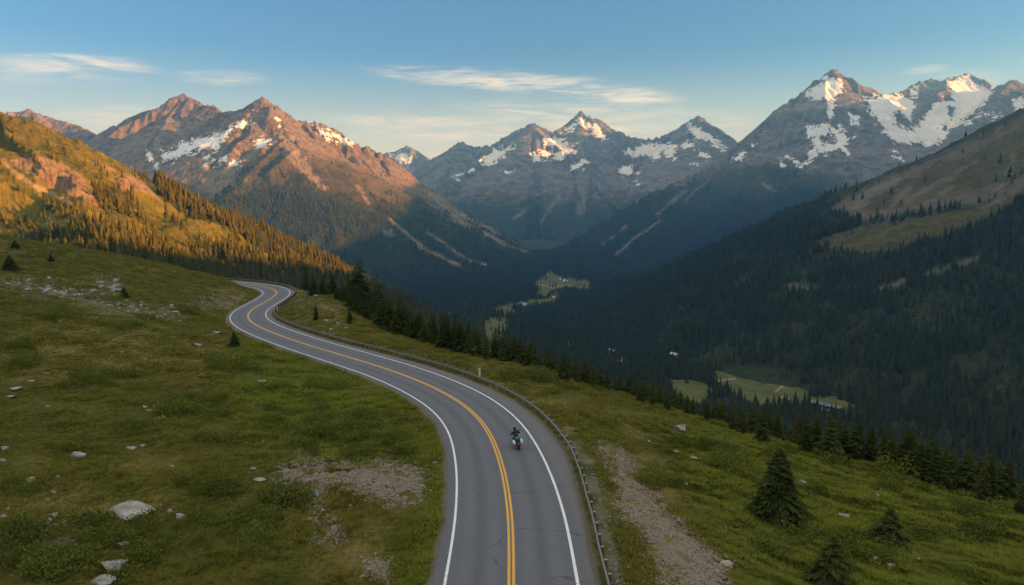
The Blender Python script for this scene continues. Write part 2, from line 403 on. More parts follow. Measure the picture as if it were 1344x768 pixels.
lush_polys = [[(560, 640), (583, 600), (590, 660), (566, 790), (520, 790), (545, 720)], [(330, 455), (520, 520), (575, 590), (540, 610), (400, 600), (300, 520)], [(900, 560), (1200, 600), (1344, 660), (1344, 800), (1000, 790), (900, 650)]]
A = {}
near = g_past < 30
A['dirt'] = np.where(near, mask(gpx, gpy, dirt_polys + rock_band, soft=22), -1)
A['track'] = np.where(near & (g_side > 0), mask(gpx, gpy, lines=track_lines, soft=16), -1)
A['dry'] = np.where(near, mask(gpx, gpy, dry_polys, soft=45), -1)
A['lush'] = np.where(near, mask(gpx, gpy, lush_polys, soft=45), -1)
A['verge'] = np.clip((0.35 - g_dd) / 0.5, -1, 1)
A['past'] = g_past
vis = g_past > 300
_w = 3.0 * fbm(gx / 60, gy / 60, 3, 57)
A['field'] = np.where(vis, mask(gpx + 2 * _w, gpy + .5 * _w, field_polys, soft=4), -1)
A['pale'] = np.where(vis, mask(gpx, gpy, lines=pale_lines, soft=2), -1)
M_GROUND = ground_material()
ground = obj('ground', mesh_np('ground', np.stack([gx, gy, gz], 1), grid_faces(len(g_rows), 800), M_GROUND, A))
tag(ground, kind='structure')

# ================================================================== MOUNTAINS AND HILLS
class Ridge:
    def __init__(s, pts, hi, lo, L, rib=0.0, ribw=200.0, seed=0, world=False):
        s.p = np.array([P(*q) if not world else q for q in pts], float); s.hi, s.lo, s.L, s.rib, s.ribw, s.seed = hi, lo, L, rib, ribw, seed
    def z(s, x, y):
        best = np.full(x.shape, -1e9)
        acc = 0.0
        bd = np.full(x.shape, 1e18); bt = np.zeros(x.shape)
        for a, b in zip(s.p[:-1], s.p[1:]):
            dx, dy = b[0] - a[0], b[1] - a[1]; Ln = math.hypot(dx, dy) + 1e-6
            t = np.clip(((x - a[0]) * dx + (y - a[1]) * dy) / (Ln * Ln), 0, 1)
            d = np.hypot(x - a[0] - t * dx, y - a[1] - t * dy)
            zz = a[2] + t * (b[2] - a[2]) - s.lo * d - (s.hi - s.lo) * s.L * (1 - np.exp(-d / s.L))
            m = zz > best
            best = np.where(m, zz, best); bd = np.where(m, d, bd); bt = np.where(m, acc + t * Ln, bt)
            acc += Ln
        if s.rib:
            w = s.ribw
            q = bt / w + 0.35 * fbm(x / (3 * w), y / (3 * w), 2, s.seed + 9)
            n = ridged(q, bd / (w * 4.5) + 3.1, 4, s.seed)
            best = best + s.rib * (n - .1) * (bd / (bd + .7 * w)) 
        j = min(s.ribw, 260.0) * .42
        if s.rib: best = best + s.rib * .55 * (ridged(bt / j + .2 * perlin(bd / 60, bt / 90, s.seed + 4), bd / 700 + 1.7, 3, s.seed + 3, .6) - .35) * np.exp(-bd / 520)
        return best
def grow_spurs(r, w, L, hmax, k1, seed, sub=True):
    """side ridges running down both faces of a ridge, each with smaller ribs of its own"""
    rg = np.random.default_rng(seed); segs = []
    p = r.p; ln = np.hypot(np.diff(p[:, 0]), np.diff(p[:, 1])); s = np.concatenate([[0], np.cumsum(ln)])
    def f(d): return r.lo * d + (r.hi - r.lo) * r.L * (1 - math.exp(-d / r.L))
    for side in (-1, 1):
        q = rg.uniform(0, w)
        while q < s[-1]:
            i = min(int(np.searchsorted(s, q)), len(s) - 1); i = max(i, 1); t = (q - s[i - 1]) / max(ln[i - 1], 1e-6)
            a = p[i - 1] + t * (p[i] - p[i - 1]); dx, dy = (p[i] - p[i - 1])[:2] / max(ln[i - 1], 1e-6)
            ang = math.atan2(dx * side, -dy * side) + rg.normal(0, .28); big = rg.uniform(.45, 1.0) ** 1.2; Ls = L * big; hm = hmax * big
            n = 7; prev = np.array([a[0], a[1], a[2] - 3.0]); d = 0.0
            for j in range(1, n + 1):
                st = Ls / n; d += st; ang += rg.normal(0, .16)
                nx, ny = prev[0] + st * math.cos(ang), prev[1] + st * math.sin(ang)
                perp = abs((nx - a[0]) * -dy + (ny - a[1]) * dx)
                hh = hm * min(1.0, d / (.16 * L)) * (1 - .55 * d / Ls) * (1 + rg.normal(0, .14))
                cur = np.array([nx, ny, a[2] - f(perp) + hh]); segs.append((*prev, *cur, k1, hm / k1 * 1.9 + 60))
                if sub and j < n:
                    for sg in (-1, 1):
                        if rg.random() < .2: continue
                        an = ang + sg * rg.uniform(.65, 1.15); l2 = rg.uniform(.35, .9) * w * .7; e = prev + (cur - prev) * rg.random()
                        segs.append((*e, e[0] + l2 * math.cos(an), e[1] + l2 * math.sin(an), e[2] - l2 * (r.lo * .55 + .42), k1 * 1.15, l2 * .6 + 30))
                prev = cur
            q += w * rg.uniform(.6, 1.5)
    return segs
def spur_z(x, y, z, segs):
    if not len(segs): return z
    z = z.copy(); o = np.argsort(x, kind='stable'); xs = x[o]; ys = y[o]; zs = z[o]
    for ax, ay, az, bx, by, bz, k, R in segs:
        i0, i1 = np.searchsorted(xs, (min(ax, bx) - R, max(ax, bx) + R))
        if i1 <= i0: continue
        yy = ys[i0:i1]; m = np.where((yy > min(ay, by) - R) & (yy < max(ay, by) + R))[0]
        if not len(m): continue
        m = m + i0; X = xs[m]; Y = ys[m]; dx, dy = bx - ax, by - ay; L2 = dx * dx + dy * dy + 1e-9
        t = np.clip(((X - ax) * dx + (Y - ay) * dy) / L2, 0, 1); d = np.hypot(X - ax - t * dx, Y - ay - t * dy)
        zs[m] = np.maximum(zs[m], az + t * (bz - az) - k * d)
    z[o] = zs; return z
def mountain(name, ridges, d0, d1, px0, px1, mat, masks, nr=260, step=1.25, amp=30, wl=260, jag=0.35, seed=0, extra=None, base=-460, dq=None, spurs=()):
    segs = []
    for k, (i, w_, L_, h_, k_) in enumerate(spurs): segs += grow_spurs(ridges[i], w_, L_, h_, k_, seed + 7 * k)
    rows = np.geomspace(d0, d1, nr) if dq is None else dq
    ang = np.arctan(((np.arange(px0, px1 + step, step)) - CX) / F)
    R = rows[:, None]
    X = (R * np.tan(ang)[None]).ravel(); Y = np.repeat(R, len(ang), 1).ravel()
    def hz(x, y):
        wx = x + 0.25 * wl * fbm(x / wl, y / wl, 2, seed + 31); wy = y + 0.25 * wl * fbm(x / wl + 7, y / wl, 2, seed + 32)
        zs = [r.z(wx * jag + x * (1 - jag), wy * jag + y * (1 - jag)) for r in ridges]
        z = zs[0]
        for q in zs[1:]: z = np.maximum(z, q)
        z = spur_z(x + .5 * (wx - x), y + .5 * (wy - y), z, segs)
        n = ridged(x / wl, y / wl, 6, seed + 40, .58)
        z = z + amp * (n - 0.25) + amp * .42 * (ridged(wx / (wl * .24), wy / (wl * .24), 4, seed + 44, .6) - .2)
        if extra is not None: z = extra(x, y, z)
        return z
    Z = hz(X, Y)
    px, py = project(X, Y, Z)
    nz1 = fbm(X / (wl * .5), Y / (wl * .5), 4, seed + 60) 
    att = {}
    for k in ('snow', 'grass', 'wood', 'scree'):
        m = masks.get(k)
        att[k] = m(px, py, X, Y, Z, nz1) if m else np.full(X.shape, -1.0)
    fz = floor_z(X, Y)
    Zc = np.maximum(Z, np.minimum(fz - 25, base + 0 * Z))
    o = obj(name, mesh_np(name, np.stack([X, Y, Zc], 1), grid_faces(len(rows), len(ang)), mat, att))
    tag(o, kind='structure')
    return o, hz

# ---- far massif across the head of the valley
D = 9000
far_sky = [(470, 206, 12500), (482, 192, 12500), (500, 204, 12500), (520, 199, 12500), (534, 193, 12500), (548, 200, 12500), (566, 212, 12000)]
far_main = [(480, 262, 9800), (545, 228, 9500), (575, 208, 9300), (600, 193, 9200), (607, 189, 9100), (622, 196, 9100), (645, 193, 9000), (668, 180, 9000), (683, 172, 9000), (698, 164, 9000), (712, 171, 9000), (727, 176, 9050), (748, 165, 9300), (763, 150, 9400), (778, 158, 9400), (792, 163, 9300), (806, 173, 9200),
            (820, 180, 9000), (845, 186, 8900), (866, 184, 8900), (884, 175, 8900), (903, 162, 8900), (917, 156, 8900), (930, 164, 8900), (945, 175, 8900), (965, 188, 8900), (990, 205, 9000), (1040, 230, 9200)]
massif = [Ridge(far_sky, .9, .5, 500, 30, 300, 3), Ridge(far_main, 1.0, .52, 420, 85, 200, 5),
          Ridge([(698, 164, 9000), (690, 195, 8700), (668, 235, 8200), (640, 285, 7500), (625, 310, 7000)], .85, .55, 300, 40, 200, 7),
          Ridge([(820, 180, 9000), (800, 200, 8700), (770, 240, 8200), (745, 285, 7600)], .9, .6, 300, 40, 200, 9),
          Ridge([(607, 189, 9100), (590, 225, 8600), (560, 262, 8000)], .8, .55, 300, 40, 200, 11),
          Ridge([(917, 156, 8900), (900, 195, 8500), (868, 235, 8000), (840, 275, 7400)], .9, .6, 300, 40, 200, 12)]
snow_far = [K2(q) for q in [[(525, 335), (560, 310), (620, 280), (680, 265), (660, 290), (610, 325), (585, 350), (550, 350)], [(780, 245), (830, 235), (880, 260), (905, 272), (850, 282), (790, 280)],
            [(740, 310), (780, 290), (830, 295), (850, 285), (915, 272), (900, 300), (860, 325), (800, 320), (760, 335), (740, 330)], [(925, 162), (960, 178), (1010, 203), (1010, 225), (1038, 250), (1000, 245), (960, 212), (930, 190), (900, 215), (870, 215)],
            [(890, 345), (950, 325), (960, 335), (945, 365), (890, 360)], [(435, 390), (490, 375), (520, 355), (500, 378), (450, 397)], [(630, 375), (660, 372), (655, 387), (630, 387)], [(1080, 370), (1110, 350), (1160, 375), (1140, 387), (1095, 387)],
            [(1110, 295), (1160, 275), (1220, 265), (1260, 262), (1310, 265), (1300, 330), (1260, 300), (1220, 325), (1180, 310), (1140, 310)], [(175, 315), (240, 300), (280, 320), (260, 345), (220, 335)], [(1140, 410), (1165, 425), (1160, 435), (1145, 425)]]]
snow_far += [K3(q) for q in [[(20, 250), (70, 262), (120, 300), (185, 345), (160, 357), (110, 315), (60, 303), (30, 283)], [(5, 320), (40, 320), (45, 340), (10, 345)], [(60, 350), (110, 375), (100, 385), (70, 370)], [(40, 395), (55, 400), (50, 415)]]]
scree_far = [K2([(855, 455), (820, 510), (780, 570)]), K2([(720, 520), (670, 560)])]
mfar_masks = dict(snow=lambda px, py, X, Y, Z, n: mask(px + 2.0 * n, py + 2.0 * n, snow_far, soft=12),
                  grass=lambda px, py, X, Y, Z, n: np.clip((60 - Z + 200 * n) / 160, -1, 1), wood=lambda px, py, X, Y, Z, n: np.clip((-60 - Z + 160 * n) / 120, -1, 1),
                  scree=lambda px, py, X, Y, Z, n: np.maximum(mask(px, py, lines=[(l, 3) for l in scree_far], soft=5), mask(px, py, [K2([(915, 490), (945, 490), (950, 545), (920, 545)])], soft=5)))
M_FAR = mountain_material('far_rock', (0.092, 0.090, 0.094), (0.178, 0.168, 0.166), sc=.55)
mountain('mountain', massif, 6300, 13200, 380, 1120, M_FAR, mfar_masks, nr=360, step=1.3, amp=24, wl=300, seed=100, spurs=[(0, 260, 700, 110, 1.1), (1, 270, 1500, 190, 1.05), (2, 240, 700, 90, 1.1), (3, 240, 700, 90, 1.1), (4, 240, 600, 80, 1.1), (5, 240, 700, 90, 1.1)])

# ---- warm rocky range beside the left hill
lm_back = [(-160, 175, 6400), (-80, 168, 6300), (0, 166, 6200), (20, 152, 6200), (37, 146, 6200), (60, 155, 6150), (90, 163, 6100), (112, 172, 6000), (128, 181, 5900), (150, 168, 5850), (180, 168, 5750), (192, 156, 5700), (205, 147, 5650), (222, 137, 5600), (240, 124, 5600), (251, 132, 5550), (262, 140, 5500), (282, 143, 5400), (292, 152, 5300), (304, 161, 5100), (315, 150, 4950),
           (326, 143, 4850), (336, 137, 4800), (345, 130, 4800), (358, 141, 4800), (372, 149, 4820), (390, 162, 4850), (405, 163, 4900), (422, 164, 4950), (440, 174, 5000), (455, 185, 5000), (480, 196, 5000), (505, 208, 5000), (540, 236, 5000), (570, 255, 5000), (600, 275, 5000), (640, 302, 5000), (680, 325, 5000), (720, 345, 5000)]
lm = [Ridge(lm_back, .95, .58, 320, 52, 120, 21),
      Ridge([(350, 138, 4790), (372, 168, 4560), (380, 178, 4450), (362, 196, 4250), (332, 225, 3950), (300, 262, 3600), (270, 300, 3300)], .62, .50, 300, 14, 120, 23),
      Ridge([(380, 178, 4450), (400, 205, 4250), (420, 240, 4000), (432, 275, 3750), (440, 310, 3500), (450, 350, 3300)], .60, .52, 300, 14, 120, 25),
      Ridge([(440, 174, 5000), (470, 215, 4700), (505, 255, 4350), (535, 290, 4050), (565, 325, 3750)], .75, .52, 300, 25, 120, 27),
      Ridge([(240, 128, 5600), (222, 165, 5300), (195, 195, 5050), (175, 220, 4850)], .95, .7, 250, 30, 110, 28),
      Ridge([(60, 155, 6150), (70, 180, 5900), (85, 205, 5600)], .9, .7, 250, 30, 120, 29)]
snow_lm = [K1(q) for q in [[(915, 195), (880, 213), (830, 233), (750, 243), (742, 260), (700, 262), (690, 285), (640, 295), (625, 315), (650, 332), (690, 315), (685, 340), (720, 312), (770, 295), (820, 282), (850, 295), (865, 270), (895, 240)],
           [(578, 292), (598, 318), (627, 345), (615, 357), (590, 337), (576, 312)], [(785, 347), (840, 318), (838, 332), (800, 352)], [(845, 350), (880, 316), (893, 330), (868, 354)], [(893, 336), (948, 333), (932, 357), (905, 352)], [(795, 320), (830, 300), (830, 312), (800, 326)],
           [(978, 255), (1030, 240), (1062, 247), (1050, 267), (1015, 285), (988, 270)], [(930, 192), (970, 168), (988, 173), (950, 208)], [(1225, 195), (1300, 222), (1345, 240), (1345, 254), (1260, 226)], [(1265, 228), (1300, 235), (1322, 262), (1288, 250)], [(1090, 165), (1110, 190), (1100, 195)]]]
snow_lm += [[(450, 180), (462, 186), (458, 190)]]
wood_lm = [[(230, 300), (262, 278), (300, 252), (340, 240), (400, 243), (440, 255), (475, 275), (520, 268), (545, 272), (600, 296), (660, 316), (740, 338), (760, 440), (230, 440)]]
grass_lm = [[(190, 245), (235, 240), (290, 262), (322, 225), (352, 196), (378, 190), (410, 205), (450, 212), (500, 235), (560, 262), (640, 312), (720, 340), (760, 440), (190, 440)]]
scree_lm = [(K2([(185, 560), (215, 590), (260, 628), (340, 690), (460, 742)]), 3.2), (K2([(330, 612), (380, 645), (435, 685), (490, 722), (560, 738)]), 2.6), (K2([(350, 470), (430, 540), (500, 600)]), 2), (K2([(60, 430), (100, 500)]), 2.5), (K1([(1110, 300), (1170, 350), (1270, 440)]), 5), (K2([(560, 620), (650, 670), (740, 695)]), 1.6)]
lm_masks = dict(snow=lambda px, py, X, Y, Z, n: mask(px + 2.0 * n, py + 2.0 * n, snow_lm, soft=12), wood=lambda px, py, X, Y, Z, n: mask(px + 8 * n, py + 10 * n, wood_lm, soft=26), grass=lambda px, py, X, Y, Z, n: mask(px + 6 * n, py + 8 * n, grass_lm, soft=22),
                scree=lambda px, py, X, Y, Z, n: np.maximum(mask(px + 2 * n, py, lines=scree_lm, soft=5), mask(px + 4 * n, py, [K2([(155, 598), (190, 600), (200, 622), (165, 622)]), K1([(1100, 235), (1150, 240), (1200, 330), (1270, 440), (1230, 410), (1140, 320)])], soft=6)))
M_LM = mountain_material('warm_rock', (0.112, 0.090, 0.060), (0.222, 0.178, 0.115), (0.058, 0.062, 0.018), (0.115, 0.088, 0.036), sc=.8)
o_lm, lm_z = mountain('mountain', lm, 2900, 6900, -260, 800, M_LM, lm_masks, nr=430, step=1.25, amp=13, wl=150, seed=200, spurs=[(0, 165, 1000, 125, 1.15), (1, 150, 500, 34, 1.0), (2, 150, 450, 30, .95), (3, 160, 600, 50, 1.05), (4, 130, 450, 70, 1.2), (5, 130, 450, 70, 1.2)])

# ---- snowy peaks at the right and the valley wall below them
rm_main = [(600, 365, 5000), (660, 352, 5200), (720, 340, 5300), (745, 325, 5400), (780, 303, 5500), (820, 280, 5600), (860, 258, 5700), (900, 238, 5800), (940, 220, 5850), (968, 202, 5900), (985, 187, 5900), (1005, 168, 5950), (1022, 150, 6000), (1035, 138, 6000), (1045, 132, 6000), (1062, 117, 6000), (1080, 104, 6000), (1092, 92, 6000), (1102, 103, 6050), (1118, 114, 6100), (1130, 122, 6200)]
rm_glac = [(1118, 114, 6100), (1128, 115, 6500), (1142, 117, 6800), (1155, 126, 7000), (1180, 123, 7100), (1192, 116, 7150), (1206, 109, 7200), (1222, 105, 7250), (1240, 108, 7300), (1252, 103, 7350), (1266, 98, 7400), (1274, 99, 7400), (1290, 108, 7300), (1303, 118, 7200), (1315, 112, 7000), (1328, 107, 6900), (1345, 112, 6850), (1400, 120, 6700), (1500, 100, 6600)]
rm_shade_ridge = [(1000, 190, 8200), (1040, 146, 8250), (1092, 105, 8300), (1130, 126, 8300), (1160, 130, 8300), (1195, 121, 8300), (1240, 112, 8300), (1270, 102, 8300), (1300, 120, 8200), (1345, 116, 8100)]  # hidden ridge added behind the peaks to throw shade on the far massif
rm = [Ridge(rm_shade_ridge, 1.1, .85, 500), Ridge(rm_main, 1.22, .80, 300, 105, 120, 41), Ridge(rm_glac, .85, .74, 500, 30, 260, 43),
      Ridge([(1092, 97, 6000), (1110, 135, 5750), (1128, 170, 5500), (1150, 205, 5200), (1175, 245, 4900)], 1.0, .7, 350, 40, 130, 45),
      Ridge([(1035, 138, 6000), (1030, 165, 5800), (1015, 205, 5500), (990, 250, 5100), (965, 290, 4700), (945, 320, 4300)], .9, .72, 350, 40, 140, 47),
      Ridge([(1328, 107, 6900), (1290, 150, 6300), (1250, 190, 5800)], .8, .6, 300, 40, 140, 48),
      Ridge([(900, 238, 5800), (880, 270, 5300), (850, 310, 4700)], .75, .68, 300, 60, 140, 49),
      Ridge([(1222, 105, 7250), (1215, 140, 6900), (1195, 160, 6600)], .9, .5, 200, 50, 140, 50)]
snow_rm = [K3(q) for q in [[(585, 50), (622, 75), (632, 120), (600, 140), (582, 172), (560, 142), (530, 152), (495, 132), (540, 92)], [(578, 172), (602, 150), (612, 182), (580, 214), (570, 200)],
           [(495, 268), (530, 248), (590, 262), (620, 253), (640, 285), (672, 305), (652, 325), (652, 372), (620, 345), (570, 362), (535, 352), (500, 392), (483, 402), (495, 360), (520, 330), (500, 300)],
           [(408, 373), (440, 383), (487, 412), (470, 414), (430, 394)], [(383, 385), (405, 393), (422, 417), (405, 410)], [(198, 390), (250, 355), (292, 322), (282, 347), (235, 380)], [(668, 208), (700, 213), (703, 247), (675, 252), (658, 225)],
           [(708, 138), (780, 133), (860, 128), (912, 160), (918, 190), (900, 232), (860, 200), (830, 205), (850, 262), (880, 267), (920, 262), (960, 202), (985, 190), (1000, 157), (1060, 150), (1050, 88), (1128, 55), (1150, 85), (1190, 103), (1227, 110), (1200, 150), (1140, 212), (1100, 242), (1060, 262), (1040, 302), (1000, 327), (960, 342), (940, 322), (880, 327), (830, 317), (800, 282), (770, 232), (740, 192)],
           [(833, 358), (860, 373), (868, 392), (840, 382)], [(1172, 198), (1255, 213), (1242, 225), (1190, 217)], [(1100, 240), (1172, 213), (1152, 237), (1110, 257)], [(1298, 148), (1344, 146), (1350, 195), (1308, 197)], [(895, 110), (930, 105), (925, 140), (900, 140)]]]
hole_rm = [K3([(545, 298), (602, 288), (607, 327), (560, 327)]), K3([(1040, 190), (1075, 175), (1070, 215), (1045, 222)]), K3([(1020, 250), (1045, 250), (1040, 268)])]
wood_rm = [[(600, 345), (720, 318), (780, 284), (850, 250), (910, 240), (960, 246), (1000, 262), (1050, 240), (1090, 250), (1130, 275), (1200, 330), (900, 420), (560, 440), (600, 372)]]
grass_rm = [[(700, 352), (780, 305), (850, 265), (910, 238), (950, 225), (1000, 215), (1060, 225), (1120, 240), (1150, 255), (1100, 300), (900, 420), (700, 440)]]
scree_rm = [(K2([(1240, 568), (1150, 632), (1068, 704)]), 3), (K2([(1112, 588), (1020, 657)]), 2.5), (K3([(20, 545), (60, 505), (110, 465)]), 2.5), (K3([(320, 480), (370, 510)]), 2), (K2([(1230, 545), (1280, 500), (1344, 450)]), 3.5)]
rm_masks = dict(snow=lambda px, py, X, Y, Z, n: mask(px + 2.0 * n, py + 2.0 * n, snow_rm, holes=hole_rm, soft=12), wood=lambda px, py, X, Y, Z, n: mask(px + 8 * n, py + 8 * n, wood_rm, soft=24), grass=lambda px, py, X, Y, Z, n: mask(px + 6 * n, py + 6 * n, grass_rm, soft=20),
                scree=lambda px, py, X, Y, Z, n: mask(px + 2 * n, py, lines=scree_rm, soft=5))
M_RM = mountain_material('grey_rock', (0.098, 0.092, 0.092), (0.19, 0.170, 0.160), (0.045, 0.055, 0.022), (0.085, 0.08, 0.04), sc=.7)
o_rm, rm_z = mountain('mountain', rm, 3700, 9000, 560, 1420, M_RM, rm_masks, nr=430, step=1.25, amp=15, wl=170, seed=300, spurs=[(1, 175, 1100, 185, 1.25), (2, 260, 700, 60, 1.15), (3, 150, 550, 75, 1.3), (4, 170, 700, 75, 1.2), (5, 170, 600, 75, 1.2), (6, 180, 600, 50, 1.05)])

# ---- the golden hill on the left
lh = [Ridge([(-500, 60, 850), (-200, 95, 850), (-60, 140, 880), (0, 158, 900), (30, 171, 930), (60, 186, 950), (100, 205, 980), (135, 219, 1010), (185, 238, 1060), (240, 264, 1120), (290, 290, 1200), (330, 311, 1270), (370, 330, 1350), (400, 345, 1420), (440, 362, 1530), (480, 382, 1660), (520, 402, 1800), (560, 420, 1950)], .58, .60, 200, 24, 70, 61),
      Ridge([(240, 264, 1120), (262, 300, 960), (285, 345, 800), (300, 390, 680)], .58, .60, 200, 8, 70, 63),
      Ridge([(60, 186, 950), (95, 240, 820), (120, 300, 680), (150, 350, 560)], .52, .54, 200, 8, 70, 65)]
rock_lh = [K1(q) for q in [[(30, 330), (120, 310), (170, 320), (240, 340), (320, 390), (360, 440), (400, 520), (330, 480), (230, 450), (150, 410)], [(440, 400), (500, 380), (570, 420), (640, 500), (590, 470), (520, 450), (460, 440)], [(360, 340), (430, 355), (470, 380), (400, 370)]]]
scree_lh = [(K1([(10, 330), (70, 390), (150, 440), (230, 475), (300, 500)]), 6), (K1([(440, 400), (480, 450)]), 4), (K1([(720, 680), (740, 740)]), 3)]
def lh_extra(x, y, z):
    px, py = project(x, y, z)
    m = np.clip(poly_sd(px, py, rock_lh[0]) / 10, 0, 1) + np.clip(poly_sd(px, py, rock_lh[1]) / 8, 0, 1)
    return z + m * (1 + 5 * ridged(x / 34, y / 34, 5, 77, .6))
lh_masks = dict(grass=lambda px, py, X, Y, Z, n: np.minimum(1.0, -np.minimum(mask(px + 4 * n, py + 4 * n, rock_lh, soft=7), 1)), scree=lambda px, py, X, Y, Z, n: mask(px + 4 * n, py + 2 * n, lines=scree_lh, soft=5))
M_LH = mountain_material('golden_hill', (0.15, 0.105, 0.06), (0.25, 0.175, 0.095), (0.078, 0.082, 0.011), (0.155, 0.125, 0.018), sc=3.0, cut=.6)
o_lh, lh_z = mountain('hill', lh, 430, 2300, -420, 800, M_LH, lh_masks, nr=300, step=1.5, amp=10, wl=80, seed=400, extra=lh_extra)

# ---- the wooded hill on the right, rising out of frame
rh_ridge = [(2300, 60, 1300), (1900, 30, 1350), (1600, 70, 1500), (1450, 112, 1620), (1390, 130, 1660), (1344, 149, 1700), (1310, 166, 1750), (1272, 185, 1800), (1235, 203, 1850), (1200, 215, 1900), (1165, 231, 1950), (1130, 246, 2000), (1095, 262, 2060), (1060, 278, 2120), (1020, 294, 2180), (970, 313, 2260), (940, 326, 2300), (900, 343, 2360), (860, 361, 2420), (800, 382, 2500), (740, 398, 2560), (680, 415, 2600)]
rh = [Ridge(rh_ridge, .62, .52, 400, 26, 150, 81), Ridge([(1200, 215, 1900), (1190, 270, 1650), (1150, 330, 1450), (1110, 390, 1300)], .5, .5, 200, 14, 90, 83),
      Ridge([(1060, 278, 2120), (1030, 330, 1850), (980, 390, 1650)], .5, .5, 200, 14, 90, 85), Ridge([(1450, 112, 1620), (1430, 220, 1380), (1400, 330, 1180), (1370, 440, 1030)], .5, .5, 200, 14, 90, 87)]
field_rh = [[(1068, 320), (1095, 308), (1130, 298), (1170, 292), (1230, 284), (1290, 270), (1344, 248), (1344, 262), (1300, 286), (1250, 306), (1200, 316), (1175, 330), (1130, 331)]]
bare_rh = [[(1085, 275), (1130, 250), (1200, 218), (1272, 188), (1344, 152), (1420, 120), (1420, 240), (1344, 245), (1290, 265), (1200, 280), (1140, 290)]]
scree_rh = [(K3([(690, 575), (740, 520), (840, 465)]), 11), (K3([(830, 560), (890, 500)]), 9), (K3([(880, 555), (1000, 480), (1160, 400)]), 5), (K3([(960, 560), (1060, 500)]), 4), (K3([(1180, 580), (1344, 490)]), 5), (K3([(1240, 520), (1290, 420), (1300, 360)]), 3)]
gully_rh = [([(1262, 552), (1285, 530), (1312, 505)], 3.4), ([(1035, 375), (1075, 380)], 5), ([(1150, 380), (1215, 360), (1290, 335)], 5)]
rh_masks = dict(grass=lambda px, py, X, Y, Z, n: np.maximum(mask(px + 5 * n, py + 5 * n, field_rh, soft=10), -0.7 + 0.9 * mask(px + 8 * n, py + 8 * n, bare_rh, soft=18)), wood=lambda px, py, X, Y, Z, n: -np.maximum(mask(px + 5 * n, py + 5 * n, field_rh, soft=10), mask(px + 6 * n, py + 6 * n, bare_rh, soft=18)),
                scree=lambda px, py, X, Y, Z, n: mask(px + 4 * n, py + 3 * n, lines=scree_rh + gully_rh, soft=7))
M_RH = mountain_material('wooded_hill', (0.072, 0.064, 0.050), (0.118, 0.100, 0.080), (0.050, 0.056, 0.018), (0.09, 0.085, 0.028), sc=2.2, cut=.6)
o_rh, rh_z = mountain('hill', rh, 850, 3100, 560, 1900, M_RH, rh_masks, nr=320, step=1.5, amp=9, wl=120, seed=500)

# ---- the range west of the road, outside the frame: it keeps the low sun off the valley
def shade_to(x, y, z, U):     # crest that puts the edge of the shade at this point
    return (U, x * sph + y * cph, z + (U - (x * cph - y * sph)) * TAN)
W = [(1300, -1500, 250), (1300, -300, 272), (1300, 100, 272), (1300, 260, 262), shade_to(-460, 620, -62, 1300), shade_to(-530, 1100, -150, 1400), shade_to(-343, 1600, -225, 1500), shade_to(-225, 1900, -250, 1700), (2200, 2500, 200),
     shade_to(-1250, 3300, -330, 2500), shade_to(-1093, 3600, -255, 2500), shade_to(-947, 4150, -125, 2900), shade_to(-692, 4700, 70, 3200), shade_to(-500, 5000, 160, 3400), shade_to(2800, 6000, 790, 4200), (4600, 7200, 1300), (4900, 7600, 1200)]
wpts = []
for u, v, h in W:
    x, y = uv2xy(u, v); wpts.append((x, y, h))
def west_range():
    r = Ridge(wpts, .75, .6, 500, 0, 150, 91, world=True)
    pts = np.array(wpts); s = np.concatenate([[0], np.cumsum(np.hypot(*np.diff(pts[:, :2], axis=0).T))])
    q = np.linspace(0, s[-1], 420); c = np.stack([np.interp(q, s, pts[:, k]) for k in range(3)], 1)
    t = np.gradient(c[:, :2], axis=0); t /= np.linalg.norm(t, axis=1)[:, None]; nn = np.stack([t[:, 1], -t[:, 0]], 1)
    off = np.concatenate([-np.geomspace(1500, 12, 34), [0], np.geomspace(12, 900, 26)])
    V = c[:, None, :2] + nn[:, None] * off[None, :, None]
    x = V[..., 0].ravel(); y = V[..., 1].ravel()
    z = r.z(x, y) + 9 * (ridged(x / 160, y / 160, 4, 95) - .3)
    z = np.maximum(z, -480)
    one = np.full(x.shape, -1.0)
    return tag(obj('mountain', mesh_np('mountain', np.stack([x, y, z], 1), grid_faces(420, len(off)), M_RM, dict(snow=one, grass=np.clip((200 - z) / 100, -1, 1), wood=np.clip(-z / 100, -1, 1), scree=one))), kind='structure')
west_range()

# ================================================================== TREES, FORESTS, SHRUBS, GRASS, STONES
def foliage_material(name, a, b, rough=0.85, trans=0.12):
    t = NT(name)
    rnd = t.n('ShaderNodeObjectInfo').outputs['Random']
    tone = t.attr('tone')
    c = t.mix(t.math('ADD', t.math('MULTIPLY', tone, .55), t.math('MULTIPLY', rnd, .45)), a, b)
    d = t.n('ShaderNodeBsdfDiffuse', {'Color': c}); tr = t.n('ShaderNodeBsdfTranslucent', {'Color': c})
    m = t.n('ShaderNodeMixShader', {0: trans, 1: d.outputs[0], 2: tr.outputs[0]})
    t.t.links.new(m.outputs[0], t.out.inputs['Surface']); return t.m
M_NEEDLE = foliage_material('needles', (0.026, 0.039, 0.012), (0.098, 0.112, 0.030))
M_NEEDLE2 = foliage_material('needles_far', (0.017, 0.031, 0.016), (0.074, 0.094, 0.040))
M_NEEDLE_SUN = foliage_material('needles_sun_tint', (0.027, 0.036, 0.011), (0.118, 0.110, 0.024))  # needles again, with the warm sunlight of the left hill put into the colour
M_WILLOW = foliage_material('willow_leaf', (0.068, 0.086, 0.016), (0.215, 0.222, 0.042), trans=.2)
M_BLADE = foliage_material('grass_blade', (0.095, 0.102, 0.017), (0.255, 0.222, 0.050), trans=.25)
M_BLADE_GREEN = foliage_material('grass_blade_green', (0.098, 0.120, 0.017), (0.265, 0.272, 0.043), trans=.25)
